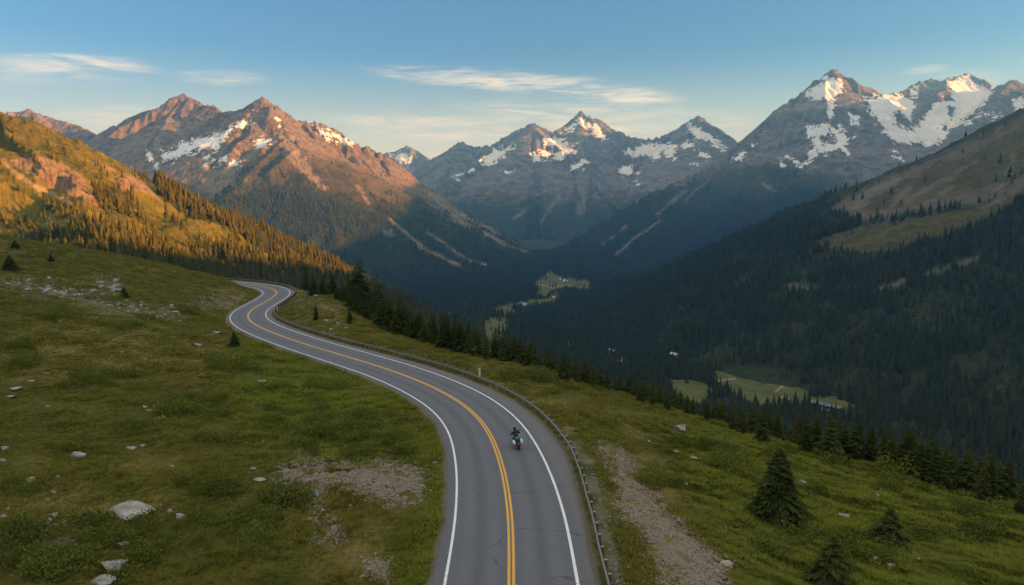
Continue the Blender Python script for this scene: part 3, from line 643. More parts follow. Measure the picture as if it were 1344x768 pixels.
M_BARK = plain('bark', (0.075, 0.055, 0.042), .9, .1, scale=9, bump=.6)
class TriMesh:
    def __init__(s): s.v = []; s.f = []; s.t = []
    def tri(s, a, b, c, tone):
        n = len(s.v); s.v += [a, b, c]; s.f.append((n, n + 1, n + 2)); s.t += [tone] * 3
    def kite(s, root, d, side, ln, wd, droop, tone):
        tip = root + d * ln + np.array([0, 0, -droop]); mid = root + d * ln * .45 + np.array([0, 0, -droop * .25])
        l = mid + side * wd; r = mid - side * wd
        s.tri(root, l, tip, tone); s.tri(root, tip, r, tone * .92)
    def build(s, name, mat):
        return mesh_np(name, np.array(s.v), np.array(s.f), mat, {'tone': np.clip(s.t, 0, 1)}, smooth=False)
def conifer_meshes(seed, H, R, whorls, nb, kites=6, power=0.85, skirt=0.05, ragged=0.25, fine=1.0):
    rg = np.random.default_rng(seed); T = TriMesh()
    lean = rg.normal(0, .012, 2)
    for i in range(whorls):
        f = i / (whorls - 1); z0 = H * (skirt + (0.985 - skirt) * f ** 0.95)
        Lw = R * ((1 - f) ** power * 0.97 + 0.03) * (1 + rg.normal(0, .08))
        if f < .12: Lw *= .75 + 2 * f
        n = max(4, int(nb * (0.45 + 0.55 * (1 - f))))
        a0 = rg.uniform(0, 6.28)
        for k in range(n):
            a = a0 + 6.283 * k / n + rg.normal(0, .18); L = Lw * (1 + rg.normal(0, ragged)); L = max(L, .1 * R * .5)
            if rg.random() < .07: continue
            z = z0 + rg.normal(0, .25 * H / whorls)
            d = np.array([math.cos(a), math.sin(a), 0.25 * f - 0.05]); sd = np.array([-math.sin(a), math.cos(a), 0.0])
            root = np.array([lean[0] * z, lean[1] * z, z]); tone = float(np.clip(.42 + rg.normal(0, .22), 0, 1))
            droop = L * (0.16 + .28 * (1 - f)) 
            T.kite(root, d, sd + [0, 0, rg.normal(0, .15)], L, (L * .16 + .05) * fine, droop, tone)
            for q in range(kites - 1):
                u = .28 + .62 * q / max(1, kites - 2); sg = 1 if q % 2 else -1
                rt = root + d * L * u * .95 + np.array([0, 0, -droop * u * u])
                da = a + sg * rg.uniform(.5, .95); dd = np.array([math.cos(da), math.sin(da), rg.normal(.0, .12)])
                s2 = np.array([-math.sin(da), math.cos(da), rg.normal(0, .3)])
                l2 = L * (1 - u) * .55 + .16 * R * (.6 + .5 * (1 - f))
                l2 *= .45 + .55 * fine
                T.kite(rt, dd, s2, l2, l2 * .30 * fine, l2 * .35, float(np.clip(tone + .16 * u + rg.normal(0, .08), 0, 1)))
    top = np.array([lean[0] * H, lean[1] * H, H])
    for k in range(5):
        a = k * 1.2566; T.kite(top, np.array([.18 * math.cos(a), .18 * math.sin(a), -1.0]), np.array([-math.sin(a), math.cos(a), 0]), H * .07, .025 * R + .02, 0, .7)
    bm = bmesh.new()
    bm_tube(bm, [(0, 0, -.4), (0, 0, H * .3), (lean[0] * H * .7, lean[1] * H * .7, H * .7), (lean[0] * H, lean[1] * H, H * .985)], [H * .022, H * .016, H * .008, H * .002], 7)
    return T.build('crown', M_NEEDLE), from_bm('trunk', bm, M_BARK, True)
def new_conifer(meshes, label, loc, group=None, name='conifer'):
    r = thing(name, label, 'tree', loc, 0, group)
    obj('crown', meshes[0], r); obj('trunk', meshes[1], r); return r
def gz1(x, y):
    z, *_ = ground_z(np.array([x], float), np.array([y], float)); return float(z[0])
def hit_ground(px, py, lo=20, hi=330):       # where a sight line through the photo meets the near ground
    ds = np.geomspace(lo, hi, 900); r = ray(px, py); p = r[None] * ds[:, None]
    z, *_ = ground_z(p[:, 0], p[:, 1]); b = np.where(p[:, 2] <= z)[0]
    i = b[0] if len(b) else len(ds) - 1
    q = p[i]; return np.array([q[0], q[1], float(z[i])]), ds[i]

LINE_KIND = [conifer_meshes(s, 8.0, r, 26, 12, 9, pw, fine=.8) for s, r, pw in [(1, 1.8, .8), (2, 1.5, .75), (3, 2.0, .9), (4, 1.65, .7), (5, 1.35, .8), (6, 1.85, .65)]]
top_line = [(380, 352), (405, 358), (418, 362), (430, 374), (446, 372), (470, 372), (500, 388), (520, 392), (540, 400), (560, 410), (585, 408), (600, 418), (640, 426), (680, 440), (720, 452), (760, 464), (800, 480), (850, 497), (894, 513), (978, 527), (1028, 533), (1095, 541), (1195, 551), (1344, 578), (1420, 588)]
LBL_LINE = 'dark green conifer in the dense tree row along the lower edge of the grass slope'
rg = np.random.default_rng(11)
protos = []
spots = []
def past_crest(px, off):
    r = (crest_r(px) + off); a = math.atan((px - CX) / F); y = r / (math.hypot(1, math.tan(a)) * CP); return y * math.tan(a), y
px = 424.0
while px < 1390:
    r0 = float(crest_r(px)); sp = 1.5 * F / r0
    for row, off in enumerate(float(crest_lip(px)) + np.array((-1.5, 1.0, 3.2, 5.5))):
        q = px + rg.uniform(-.5, .5) * sp; o = off + rg.uniform(-1.1, 1.1)
        if px < 600 and row == 3: continue
        if rg.random() < (.30 if row == 0 else .12): continue
        spots.append((q, o, row))
    px += sp * (1.02 if px > 600 else 0.95)
n_line = 0
rg.shuffle(spots)
spots = sorted(spots, key=lambda s: s[2] + .9 * rg.random())[:278]
for q, o, row in spots:
    x, y = past_crest(q, o); z = gz1(x, y) - .15
    ty = np.interp(q, [t[0] for t in top_line], [t[1] for t in top_line]) + abs(rg.normal(0, 7)) + (18 if row == 0 else 0) * rg.random() - 3
    H = float(np.clip(ray(q, ty)[2] * (y / ray(q, ty)[1]) - z, 2.2, min(11.0, 66 * y / F)))
    k = int(rg.integers(0, 6)); s = H / 8.0; w = s ** .92 * rg.uniform(.88, 1.2)
    if len(protos) <= k or protos[k] is None:
        while len(protos) <= k: protos.append(None)
        protos[k] = new_conifer(LINE_KIND[k], LBL_LINE, (x, y, z), 'conifers lining the lower edge of the slope'); t = protos[k]; t.rotation_euler.z = rg.uniform(0, 6.28)
        t.scale = (w, w, s)
    else: dup(protos[k], (x, y, z), rg.uniform(0, 6.28), (w, w, s))
# trees that stand alone
lone = conifer_meshes(31, 5.0, 1.95, 44, 17, 15, .74, .02, .22, .6)
lone2 = conifer_meshes(32, 2.6, 1.15, 30, 14, 13, .72, .02, .3, .6)
def stand(px, py, top, meshes, H0, label, wide=1.0):
    p, d = hit_ground(px, py); h = (py - top) / F * d * 1.02
    t = new_conifer(meshes, label, (p[0], p[1], p[2] - .05)); s = h / H0; t.scale = (s * wide, s * wide, s); t.rotation_euler.z = (px * 7) % 6.28; return t
stand(1020, 683, 588, lone, 5.0, 'largest lone spruce, dense and dark, alone on the open grass below the road')
stand(1166, 712, 664, lone2, 2.6, 'small bushy conifer standing downhill of the large lone spruce', 1.1)
stand(1091, 766, 700, lone2, 2.6, 'bushy young conifer cut off by the lower edge of the photo below the road', 1.0)
stand(415, 420, 398, LINE_KIND[1], 8, 'slim little conifer on the grass knoll inside the road bend', 1.1)
stand(459, 425, 401, LINE_KIND[3], 8, 'short conifer standing clear of the dark tree row beside pale boulders', 1.0)
stand(411, 388, 360, LINE_KIND[2], 8, 'tall dark conifer standing first in the tree row, just past the hairpin', 1.2)
stand(67, 344, 331, LINE_KIND[0], 8, 'tiny lone conifer on the meadow near its top edge', 1.5)
stand(14, 356, 335, lone2, 2.6, 'broad stunted conifer at the edge of the upper meadow', 1.2)
stand(20, 326, 316, lone2, 2.6, 'very small conifer on the skyline edge of the upper meadow', 1.2)
stand(308, 455, 434, lone2, 2.6, 'lone stunted conifer on the grass inside the first road bend', .8)
stand(163, 391, 377, lone2, 2.6, 'stunted conifer beside the pale rock outcrop on the meadow', 1.1)
stand(394, 366, 352, LINE_KIND[3], 8, 'small conifer behind the outer edge of the hairpin', 1.2)

# ---- forests: far too many trees to count, drawn as copies of three low trees
def far_tree(seed, mat=None):
    rg = np.random.default_rng(seed); T = TriMesh(); tiers = 5
    for i in range(tiers):
        f = i / tiers; zb = .04 + f * .80; zt = min(1.0, zb + .36); R = .155 * (1 - f) ** .8 + .025; n = 9
        ph = rg.uniform(0, 6.28); ring = []
        for k in range(n):
            rr = R * (1.12 if k % 2 else .62) * rg.uniform(.8, 1.15); a = ph + 6.283 * k / n
            ring.append(np.array([rr * math.cos(a), rr * math.sin(a), zb + rg.normal(0, .02) - (0.03 if k % 2 else 0)]))
        top = np.array([0, 0, zt if i < tiers - 1 else 1.0])
        for k in range(n): T.tri(ring[k], ring[(k + 1) % n], top, float(np.clip(.4 + .25 * f + rg.normal(0, .2), 0, 1)))
    return T.build('forest_tree', mat or M_NEEDLE2)
def instancer(name, pts, scl, rot, idx, sources):
    """one object drawing copies of the source meshes at its points"""
    cl = bpy.data.collections.new(name + '_source')
    for i, m in enumerate(sources): cl.objects.link(bpy.data.objects.new('%s_source_%02d' % (name, i), m))
    me = bpy.data.meshes.new(name); me.vertices.add(len(pts)); me.vertices.foreach_set('co', np.asarray(pts, np.float32).ravel())
    a = me.attributes.new('scl', 'FLOAT_VECTOR', 'POINT'); a.data.foreach_set('vector', np.asarray(scl, np.float32).ravel())
    a = me.attributes.new('rot', 'FLOAT_VECTOR', 'POINT'); a.data.foreach_set('vector', np.asarray(rot, np.float32).ravel())
    a = me.attributes.new('idx', 'INT', 'POINT'); a.data.foreach_set('value', np.asarray(idx, np.int32))
    o = obj(name, me)
    g = bpy.data.node_groups.new(name, 'GeometryNodeTree')
    g.interface.new_socket('Geometry', in_out='INPUT', socket_type='NodeSocketGeometry'); g.interface.new_socket('Geometry', in_out='OUTPUT', socket_type='NodeSocketGeometry')
    gi = g.nodes.new('NodeGroupInput'); go = g.nodes.new('NodeGroupOutput'); ip = g.nodes.new('GeometryNodeInstanceOnPoints')
    ci = g.nodes.new('GeometryNodeCollectionInfo'); ci.inputs['Collection'].default_value = cl; ci.inputs['Separate Children'].default_value = True; ci.inputs['Reset Children'].default_value = True
    def na(nm, tp):
        n = g.nodes.new('GeometryNodeInputNamedAttribute'); n.data_type = tp; n.inputs['Name'].default_value = nm; return n.outputs['Attribute']
    L = g.links.new
    L(gi.outputs[0], ip.inputs['Points']); L(ci.outputs[0], ip.inputs['Instance']); ip.inputs['Pick Instance'].default_value = True
    L(na('idx', 'INT'), ip.inputs['Instance Index']); L(na('rot', 'FLOAT_VECTOR'), ip.inputs['Rotation']); L(na('scl', 'FLOAT_VECTOR'), ip.inputs['Scale'])
    L(ip.outputs[0], go.inputs[0])
    md = o.modifiers.new('copies', 'NODES'); md.node_group = g
    return tag(o, kind='stuff')
FAR = [far_tree(s) for s in (1, 2, 3, 4)]
WARM = [far_tree(s, M_NEEDLE_SUN) for s in (5, 6, 7, 8)]
def jitter_grid(x0, x1, y0, y1, s, rg):
    X, Y = np.meshgrid(np.arange(x0, x1, s), np.arange(y0, y1, s)); n = X.size
    return X.ravel() + rg.uniform(-.5, .5, n) * s, Y.ravel() + rg.uniform(-.5, .5, n) * s
def forest(name, x, y, z, h, rg, wd=1.0, src=None, unit=1.0):
    n = len(x); hh = h * np.clip(rg.normal(.98, .25, n) + .7 * fbm(x / 110, y / 110, 3, 79), .35, 1.8)
    hh = hh / unit; ww = hh * rg.uniform(.85, 1.35, n) * wd
    rot = np.zeros((n, 3)); rot[:, 2] = rg.uniform(0, 6.28, n)
    return instancer(name, np.stack([x, y, z - .3], 1), np.stack([ww, ww, hh], 1), rot, rg.integers(0, 4, n), src or FAR)
def in_any(px, py, polys, grow=0.0):
    m = np.zeros(px.shape, bool)
    for p in polys: m |= poly_sd(px, py, p) > -grow
    return m
rg = np.random.default_rng(21)
# golden hill
x, y = jitter_grid(-1150, -40, 430, 2000, 6.3, rg)
hx = CX + F * x / (y * CP + .001); k = (hx > -320) & (hx < 800); x, y = x[k], y[k]
z = np.maximum(lh_z(x, y), ground_z(x, y)[0]); px, py = project(x, y, z)
lh_dense = [K1(q) for q in [[(-400, 560), (0, 560), (100, 572), (200, 600), (300, 565), (420, 590), (480, 600), (600, 640), (700, 640), (760, 640), (880, 662), (925, 612), (830, 568), (760, 560), (700, 530), (640, 490), (600, 425), (640, 415), (760, 480), (900, 545), (1100, 625), (1400, 740), (1560, 830), (1900, 930), (1900, 1600), (-400, 1600)],
            [(350, 415), (420, 430), (520, 470), (560, 540), (640, 570), (600, 592), (480, 560), (430, 560), (380, 490)], [(150, 520), (200, 498), (300, 520), (305, 572), (220, 602), (160, 570)], [(45, 460), (120, 448), (185, 490), (120, 502)], [(640, 555), (700, 560), (745, 612), (680, 600)], [(-200, 440), (0, 450), (20, 490), (-200, 500)]]]
lh_some = [K1(q) for q in [[(110, 310), (230, 308), (285, 352), (180, 342)], [(410, 390), (520, 378), (610, 425), (520, 402)], [(120, 360), (175, 370), (175, 420), (130, 420)], [(300, 330), (420, 360), (440, 420), (350, 390)], [(450, 560), (640, 600), (700, 640), (480, 600)], [(0, 330), (40, 370), (0, 410)]]]
dn = np.where(in_any(px, py, lh_dense), .9, np.where(in_any(px, py, lh_some), .17, .014))
dn = dn * np.clip(.75 + 1.3 * fbm(x / 45, y / 45, 3, 71), .12, 1.1)
k = (rng_u := rg.random(len(x))) < dn; k &= (py > 100) & (px > -360)
x, y, z, d_ = x[k], y[k], z[k], dn[k]
print('golden hill trees', len(x))
forest('forest', x, y, z, np.where(d_ > .3, 14.0, 9.0), rg, 1.0, WARM)
# wooded hill and valley floor
x, y = jitter_grid(-480, 2150, 560, 3050, 7.8, rg)
hx = CX + F * x / (y * CP + .001); k = (hx > 440) & (hx < 1680); x, y = x[k], y[k]
zg, past, *_ = ground_z(x, y); zr = rh_z(x, y); z = np.maximum(zg, zr); px, py = project(x, y, z)
onhill = zr > zg
river_px = [(1052, 527), (1070, 531), (1090, 535), (1114, 540)]
ew = fbm(x / 35, y / 35, 3, 83)
clear = in_any(px + 9 * ew, py + 4 * ew, [f for f in field_polys], 0.0) | in_any(px, py, field_rh, 0) | (mask(px, py, lines=pale_lines, soft=2) > -.6) | (line_sd(px, py, river_px, 9) > 0) | (mask(px, py, lines=gully_rh, soft=3) > -.2)
bare = poly_sd(px, py, bare_rh[0])
bare = np.maximum(bare, np.where(poly_sd(px, py + 14, bare_rh[0]) > 0, poly_sd(px, py + 14, bare_rh[0]), -99))
dn = np.where(clear, .012, .92) * np.where(bare > 0, .014, np.where(bare > -14, .5, 1))
dn = dn * np.clip(.92 + 1.5 * fbm(x / 60, y / 60, 3, 73), .12, 1.1)
k = (rg.random(len(x)) < dn) & (py > 100) & (py < 720)
x, y, z = x[k], y[k], z[k]; print('valley trees', len(x))
forest('forest', x, y, z, 17.5, rg, .95)
# the near slope below the tree row
x, y = jitter_grid(-330, 560, 90, 640, 5.5, rg)
zg, past, *_ = ground_z(x, y); hx = CX + F * x / (y * CP)
k = (past > crest_lip(hx) + 7) & (past < 420) & (hx > 380) & (hx < 1800) & (rg.random(len(x)) < .6); x, y, z = x[k], y[k], np.maximum(zg[k], lh_z(x[k], y[k]))
forest('forest', x, y, z, 9.5, rg, 1.0, [m[0] for m in LINE_KIND], 8.0)
# left mountain, distant
x, y = jitter_grid(-2300, 500, 2950, 5300, 13.5, rg)
hx = CX + F * x / (y * CP); k = (hx > 200) & (hx < 780); x, y = x[k], y[k]
z = np.maximum(lm_z(x, y), floor_z(x, y)); px, py = project(x, y, z)
fld = in_any(px, py, field_polys, 1) | (np.maximum(mask(px, py, lines=scree_lm, soft=3), -1) > -.3)
dn = np.clip(mask(px, py, wood_lm, soft=30) * .8 + .42 + 1.2 * fbm(x / 160, y / 160, 3, 75), 0, 1) * np.where(fld, .03, 1)
k = rg.random(len(x)) < dn * .9; x, y, z = x[k], y[k], z[k]; print('mountain trees', len(x))
forest('forest', x, y, z, 18.0, rg, 1.15)

x, y = jitter_grid(-60, 2300, 3050, 5400, 14, rg)
hx = CX + F * x / (y * CP); k = (hx > 640) & (hx < 1080); x, y = x[k], y[k]
z = np.maximum(rm_z(x, y), floor_z(x, y)); px, py = project(x, y, z)
dn = np.clip(mask(px, py, wood_rm, soft=30) * .8 + .5 + 1.2 * fbm(x / 160, y / 160, 3, 76), 0, 1) * np.where(in_any(px, py, field_polys, 1) | (mask(px, py, lines=scree_rm, soft=3) > -.3), .03, 1)
k = rg.random(len(x)) < dn * .9; x, y, z = x[k], y[k], z[k]; print('far wall trees', len(x))
forest('forest', x, y, z, 18.0, rg, 1.15)

# ---- low willow shrubs
def shrub_mesh(seed, n=760):
    rg = np.random.default_rng(seed); T = TriMesh()
    lobes = [(rg.uniform(-.5, .5), rg.uniform(-.5, .5), rg.uniform(.35, .62), rg.uniform(.3, .62)) for _ in range(6)]
    for i in range(n):
        cx, cy_, r, h = lobes[i % 6]; a = rg.uniform(0, 6.28); el = math.asin(rg.uniform(0, 1)); q = rg.uniform(.72, 1.05)
        nrm = np.array([math.cos(a) * math.cos(el), math.sin(a) * math.cos(el), math.sin(el)])
        p = np.array([cx, cy_, 0]) + nrm * np.array([r, r, h]) * q
        d = nrm * .6 + rg.normal(0, .5, 3); d /= np.linalg.norm(d); sd = np.cross(d, rg.normal(0, 1, 3)); sd /= np.linalg.norm(sd) + 1e-6
        T.kite(p - d * .07, d, sd, rg.uniform(.055, .125), rg.uniform(.016, .034), .01, float(np.clip(.4 + .25 * rg.normal(), 0, 1)))
    return T.build('willow_shrub', M_WILLOW)
SHR = [shrub_mesh(s) for s in range(5)]
clumps = [(150, 504, 78, 11, 16), (180, 564, 30, 9, 5), (35, 478, 28, 6, 5), (20, 455, 22, 5, 3), (275, 542, 26, 11, 6), (225, 540, 30, 9, 5), (395, 548, 50, 12, 12), (440, 578, 60, 26, 22), (330, 480, 66, 9, 12), (410, 508, 40, 8, 7), (255, 520, 46, 7, 5), (265, 638, 40, 18, 9), (300, 690, 62, 36, 22),
          (95, 722, 112, 40, 34), (190, 735, 42, 30, 10), (275, 585, 34, 9, 5), (540, 560, 34, 20, 8), (500, 590, 40, 14, 6), (60, 412, 44, 8, 6), (175, 428, 60, 9, 9), (130, 395, 20, 4, 2), (240, 408, 18, 6, 3), (420, 475, 36, 6, 4), (480, 560, 30, 12, 5), (380, 660, 26, 12, 4), (20, 640, 24, 8, 3),
          (905, 585, 40, 9, 6), (868, 632, 34, 9, 6), (962, 614, 34, 12, 7), (1140, 722, 50, 24, 12), (1040, 722, 30, 16, 4), (1200, 640, 34, 5, 4), (1255, 672, 40, 6, 5), (1150, 624, 30, 5, 3), (1085, 610, 40, 5, 3), (1310, 700, 34, 7, 4), (1230, 705, 24, 6, 3), (1000, 592, 30, 5, 3), (1060, 650, 24, 6, 3), (800, 560, 20, 5, 2),
          (700, 498, 36, 4, 6), (760, 515, 44, 5, 7), (820, 533, 36, 5, 6), (870, 545, 26, 4, 4), (640, 482, 30, 4, 4), (590, 468, 28, 6, 5), (540, 455, 26, 8, 5), (500, 437, 22, 7, 4), (450, 440, 20, 4, 3), (470, 402, 14, 6, 2)]
rg = np.random.default_rng(33); first = None; n_shrub = 0
LBL_SHRUB = 'low rounded green willow shrub growing in a patch on the grassy slope'
for cx_, cy_, rx, ry, n in clumps:
    for i in range(n):
        a = rg.uniform(0, 6.28); q = math.sqrt(rg.random()); px_, py_ = cx_ + rx * q * math.cos(a), cy_ + ry * q * math.sin(a)
        if n_shrub >= 296 or px_ < -40: continue
        p, d = hit_ground(px_, py_); 
        if road_dist(np.array([p[0]]), np.array([p[1]]))[0][0] < 7.4: continue
        s = float(np.clip(rg.normal(1.05, .28), .55, 1.8)) * (0.78 + d / 140)
        sc = (s * rg.uniform(1, 1.35), s * rg.uniform(1, 1.3), s * rg.uniform(1.1, 1.7))
        m = SHR[int(rg.integers(0, 5))]
        o = obj('willow_shrub', m); o.location = (p[0], p[1], p[2] - .08); o.scale = sc; o.rotation_euler.z = rg.uniform(0, 6.28)
        tag(o, LBL_SHRUB, 'shrub', 'willow shrubs scattered over the meadow'); n_shrub += 1
print('shrubs', n_shrub)

# ---- grass
def tuft_mesh(seed, mat, n=11, hgt=.3, spread=.16):
    rg = np.random.default_rng(seed); T = TriMesh()
    for i in range(n):
        a = rg.uniform(0, 6.28); r = spread * math.sqrt(rg.random()); b = np.array([r * math.cos(a), r * math.sin(a), 0]); h = hgt * rg.uniform(.5, 1.15)
        tip = b + np.array([math.cos(a) * h * rg.uniform(.1, .6), math.sin(a) * h * rg.uniform(.1, .6), h]); w = rg.uniform(.012, .026); s = np.array([-math.sin(a), math.cos(a), 0]) * w
        T.tri(b - s, b + s, tip, float(np.clip(rg.normal(.45, .28), 0, 1)))
    return T.build('grass', mat)
TUFT = [tuft_mesh(s, M_BLADE) for s in range(4)] + [tuft_mesh(s, M_BLADE_GREEN) for s in range(4, 8)]
def scatter_fan(n, r0, r1, half, rg, p=1.0):
    r = r0 * (r1 / r0) ** rg.random(n); u = rg.uniform(-1, 1, n); return r * u * math.tan(half) * (1 + 12 / r), r
rg = np.random.default_rng(44)
x, y = scatter_fan(540000, 28, 262, math.radians(43), rg)
z, past, dd, side = ground_z(x, y); px, py = project(x, y, z)
bare = (mask(px, py, dirt_polys + rock_band, soft=14) + 1.1 * fbm(x / 1.5, y / 1.5, 2, 90))
k = (dd > .55) & (past < 24) & (bare < -.1 + .9 * (rg.random(len(x)) < .25)) & (py < 1000) & (np.where(side > 0, mask(px, py, lines=track_lines, soft=10), -1) < .1 + .5 * fbm(x, y, 2, 91))
lushv = np.clip(mask(px, py, lush_polys, soft=45), -1, 1)
x, y, z, l, r = x[k], y[k], z[k], lushv[k], y[k]
n = len(x); s = .78 * rg.uniform(.6, 1.35, n) * (1 + .25 * l) * (0.75 + np.minimum(r, 190) / 85) * np.clip(.9 + .9 * fbm(x / 5, y / 5, 2, 92), .4, 1.5); rot = np.zeros((n, 3)); rot[:, 2] = rg.uniform(0, 6.28, n)
print('tufts', n)
tag(instancer('grass', np.stack([x, y, z - .02], 1), np.stack([s * 1.6, s * 1.6, s * np.where(l > 0, .55, .72)], 1), rot, rg.integers(0, 4, n) + 4 * (l + .8 * fbm(x / 6, y / 6, 3, 98) + rg.normal(0, .35, n) > -.42), TUFT), kind='stuff')

# ---- stones
def stone_material(name, a, b):
    t = NT(name); co = t.n('ShaderNodeTexCoord').outputs['Object']; rnd = t.n('ShaderNodeObjectInfo').outputs['Random']
    n1 = t.noise(2.2, 6, .65, co); n2 = t.noise(11, 5, .7, co)
    c = t.mix(t.ramp(n1, .35, .65), a, b); c = t.mix(t.ramp(n2, .56, .66), c, tuple(v * .45 for v in a)); c = t.mix(t.math('MULTIPLY', rnd, .45), c, tuple(v * .6 for v in b))
    return t.bsdf(c, .92, .15, t.bump(t.math('ADD', n1, t.math('MULTIPLY', n2, .3)), .7, .12))
M_STONE = stone_material('pale_stone', (0.18, 0.162, 0.142), (0.42, 0.385, 0.34))
M_GRAVEL = stone_material('gravel_stone', (0.19, 0.15, 0.115), (0.40, 0.33, 0.26))
def rock_mesh(seed, sub=4, flat=1.0, mat=None, name='rock'):
    bm = bmesh.new(); bmesh.ops.create_icosphere(bm, subdivisions=sub, radius=.5)
    rg = np.random.default_rng(seed); planes = [(v / np.linalg.norm(v), rg.uniform(.20, .38)) for v in rg.normal(0, 1, (9, 3))]
    for v in bm.verts:
        p = np.array(v.co)
        for n_, d_ in planes:
            e = p @ n_ - d_
            if e > 0: p = p - n_ * e * .92
        p = p * (1 + .11 * float(perlin(p[0] * 5 + seed, p[1] * 5 + p[2] * 3, seed)) + .06 * float(perlin(p[0] * 14 + seed, p[1] * 14 + p[2] * 9, seed + 5)))
        v.co = Vector((p[0], p[1], p[2] * flat))
    me = from_bm(name, bm, mat or M_STONE); return me
ROCK = [rock_mesh(s) for s in range(6)]
def place_rock(px, py, w, h, label, group=None, seed=None):
    p, d = hit_ground(px, py + h * .35); W_ = w / F * d; Hh = max(h / F * d * 1.15, .3 * W_)
    i = int(px * 3 + py) % 6 if seed is None else seed
    o = obj('rock', ROCK[i]); o.location = (p[0], p[1], p[2] + Hh * .04); o.scale = (W_ * 1.2, W_ * (.7 + .3 * ((px * 13) % 7) / 7), Hh * 1.15); o.rotation_euler = (0.1 * ((px % 5) - 2), .08 * ((py % 5) - 2), (px * 1.7) % .7 - .35)
    return tag(o, label, 'rock', group)
BIG = [(165, 668, 60, 22, 'largest pale boulder, long and flat topped, lying in the grass'), (150, 741, 42, 15, 'pale angular boulder among the green shrubs near the lower edge of the photo'), (132, 761, 34, 14, 'pale pointed boulder touching the lower edge of the photo'), (104, 595, 20, 13, 'pale round boulder alone on the open meadow'),
       (236, 678, 15, 9, 'pale stone beside the long flat boulder, the bigger of the two next to it'), (222, 671, 10, 7, 'small pale stone between the long flat boulder and its neighbour'), (415, 648, 10, 16, 'upright rock standing just below the bare stony ground beside the road'), (40, 630, 14, 11, 'grey rounded rock in short grass at the photo edge, below the lone round boulder'),
       (343, 501, 16, 5, 'flat white slab lying among the shrubs beside the road bend'), (890, 561, 26, 12, 'grey rock slab at the crest of the slope below the road'), (954, 741, 20, 11, 'pale boulder at the lower end of the gravel strip'), (1105, 676, 18, 8, 'pale rock on the grass below the large lone spruce'), (1151, 733, 11, 12, 'pale upright rock among shrubs below the small conifers'),
       (1055, 634, 16, 8, 'light rock beside the top of the large lone spruce'), (571, 607, 7, 5, 'white stone on the verge close to the white edge line'), (565, 645, 4, 4, 'tiny white stone lower down the green verge')]
for px_, py_, w_, h_, lb in BIG: place_rock(px_, py_, w_, h_, lb)
GRP = [('pale stone scattered over the open meadow', 'loose stones on the meadow', [(20, 688, 16, 5), (5, 677, 9, 7), (9, 668, 6, 4), (8, 706, 14, 5), (160, 713, 17, 5), (161, 728, 8, 4), (146, 700, 10, 5), (172, 588, 14, 4), (187, 585, 9, 3), (226, 612, 6, 4), (340, 629, 16, 5), (332, 616, 8, 4), (6, 588, 11, 5), (2, 604, 9, 6), (215, 546, 10, 5), (190, 534, 8, 3), (199, 539, 14, 4), (208, 548, 10, 4), (221, 543, 6, 3),
         (70, 646, 8, 8), (72, 675, 12, 7), (64, 683, 8, 8), (63, 612, 6, 3), (101, 611, 5, 3), (115, 616, 4, 3), (76, 625, 6, 4), (196, 622, 6, 3), (185, 632, 4, 3), (12, 572, 5, 3), (62, 533, 5, 3), (40, 500, 12, 4), (20, 510, 18, 5), (15, 520, 14, 4), (60, 490, 8, 3), (12, 447, 9, 3), (155, 713, 7, 4), (165, 700, 6, 4), (44, 704, 7, 4), (210, 683, 5, 3), (160, 462, 8, 3), (260, 453, 18, 4), (285, 436, 16, 4)]),
       ('pale stone on the grass slope below the road', 'loose stones below the road', [(946, 763, 8, 5), (1077, 652, 9, 6), (1076, 642, 8, 5), (1131, 654, 9, 6), (1151, 650, 6, 5), (910, 601, 12, 5), (850, 579, 10, 4), (886, 593, 9, 5), (849, 699, 7, 6), (1236, 711, 6, 4), (1258, 713, 6, 5), (1300, 695, 7, 4), (1170, 742, 12, 9), (940, 750, 7, 5), (925, 738, 8, 5), (900, 636, 8, 4), (960, 668, 7, 4), (980, 720, 6, 4), (1043, 724, 6, 4), (1288, 640, 6, 3), (1205, 735, 7, 4)]),
       ('white stone on the grass knoll inside the hairpin', 'stones on the knoll by the hairpin', [(428, 421, 7, 4), (443, 424, 6, 5), (455, 430, 7, 3), (434, 432, 7, 3), (425, 437, 5, 3), (453, 445, 5, 3), (427, 415, 5, 4), (414, 388, 6, 3)])]
band = [('rock', rg.uniform(0, 1)) for _ in range(0)]
rg = np.random.default_rng(55); bl = []
while len(bl) < 150:
    u = rg.random(); cx_ = 236 * u ** .8; cy_ = np.interp(cx_, [0, 60, 130, 190, 240], [369, 379, 394, 409, 417]) + rg.normal(0, 5.5); w_ = 3 + 6 * rg.random() ** 2; bl.append((cx_, cy_, w_, w_ * rg.uniform(.4, .7)))
for _ in range(14): bl.append((rg.uniform(120, 158), rg.uniform(366, 381), rg.uniform(5, 11), rg.uniform(3, 6)))
GRP.append(('pale rock in the broken rocky band across the upper meadow', 'rocks of the rocky band on the upper meadow', bl))
for lb, gr, lst in GRP:
    for px_, py_, w_, h_ in lst: place_rock(px_, py_, w_, h_, lb, gr)
PEB = [rock_mesh(20 + s, 1, .8, M_GRAVEL, 'gravel') for s in range(4)]
px, py = [], []
for pl in dirt_polys + rock_band:
    q = np.array(pl); a0, b0 = q.min(0) - 14; a1, b1 = q.max(0) + 14; n = int((a1 - a0) * (b1 - b0) * (2.4 if b0 > 560 else 1.2)); px.append(rg.uniform(a0, a1, n)); py.append(rg.uniform(b0, b1, n))
px, py = np.concatenate(px), np.concatenate(py)
k = mask(px, py, dirt_polys + rock_band, soft=16) + .9 * rg.normal(0, .6, len(px)) > 0; px, py = px[k], py[k]
r_ = np.array([ray(a, c_) for a, c_ in zip(px, py)]); d_ = -21.5 / r_[:, 2]
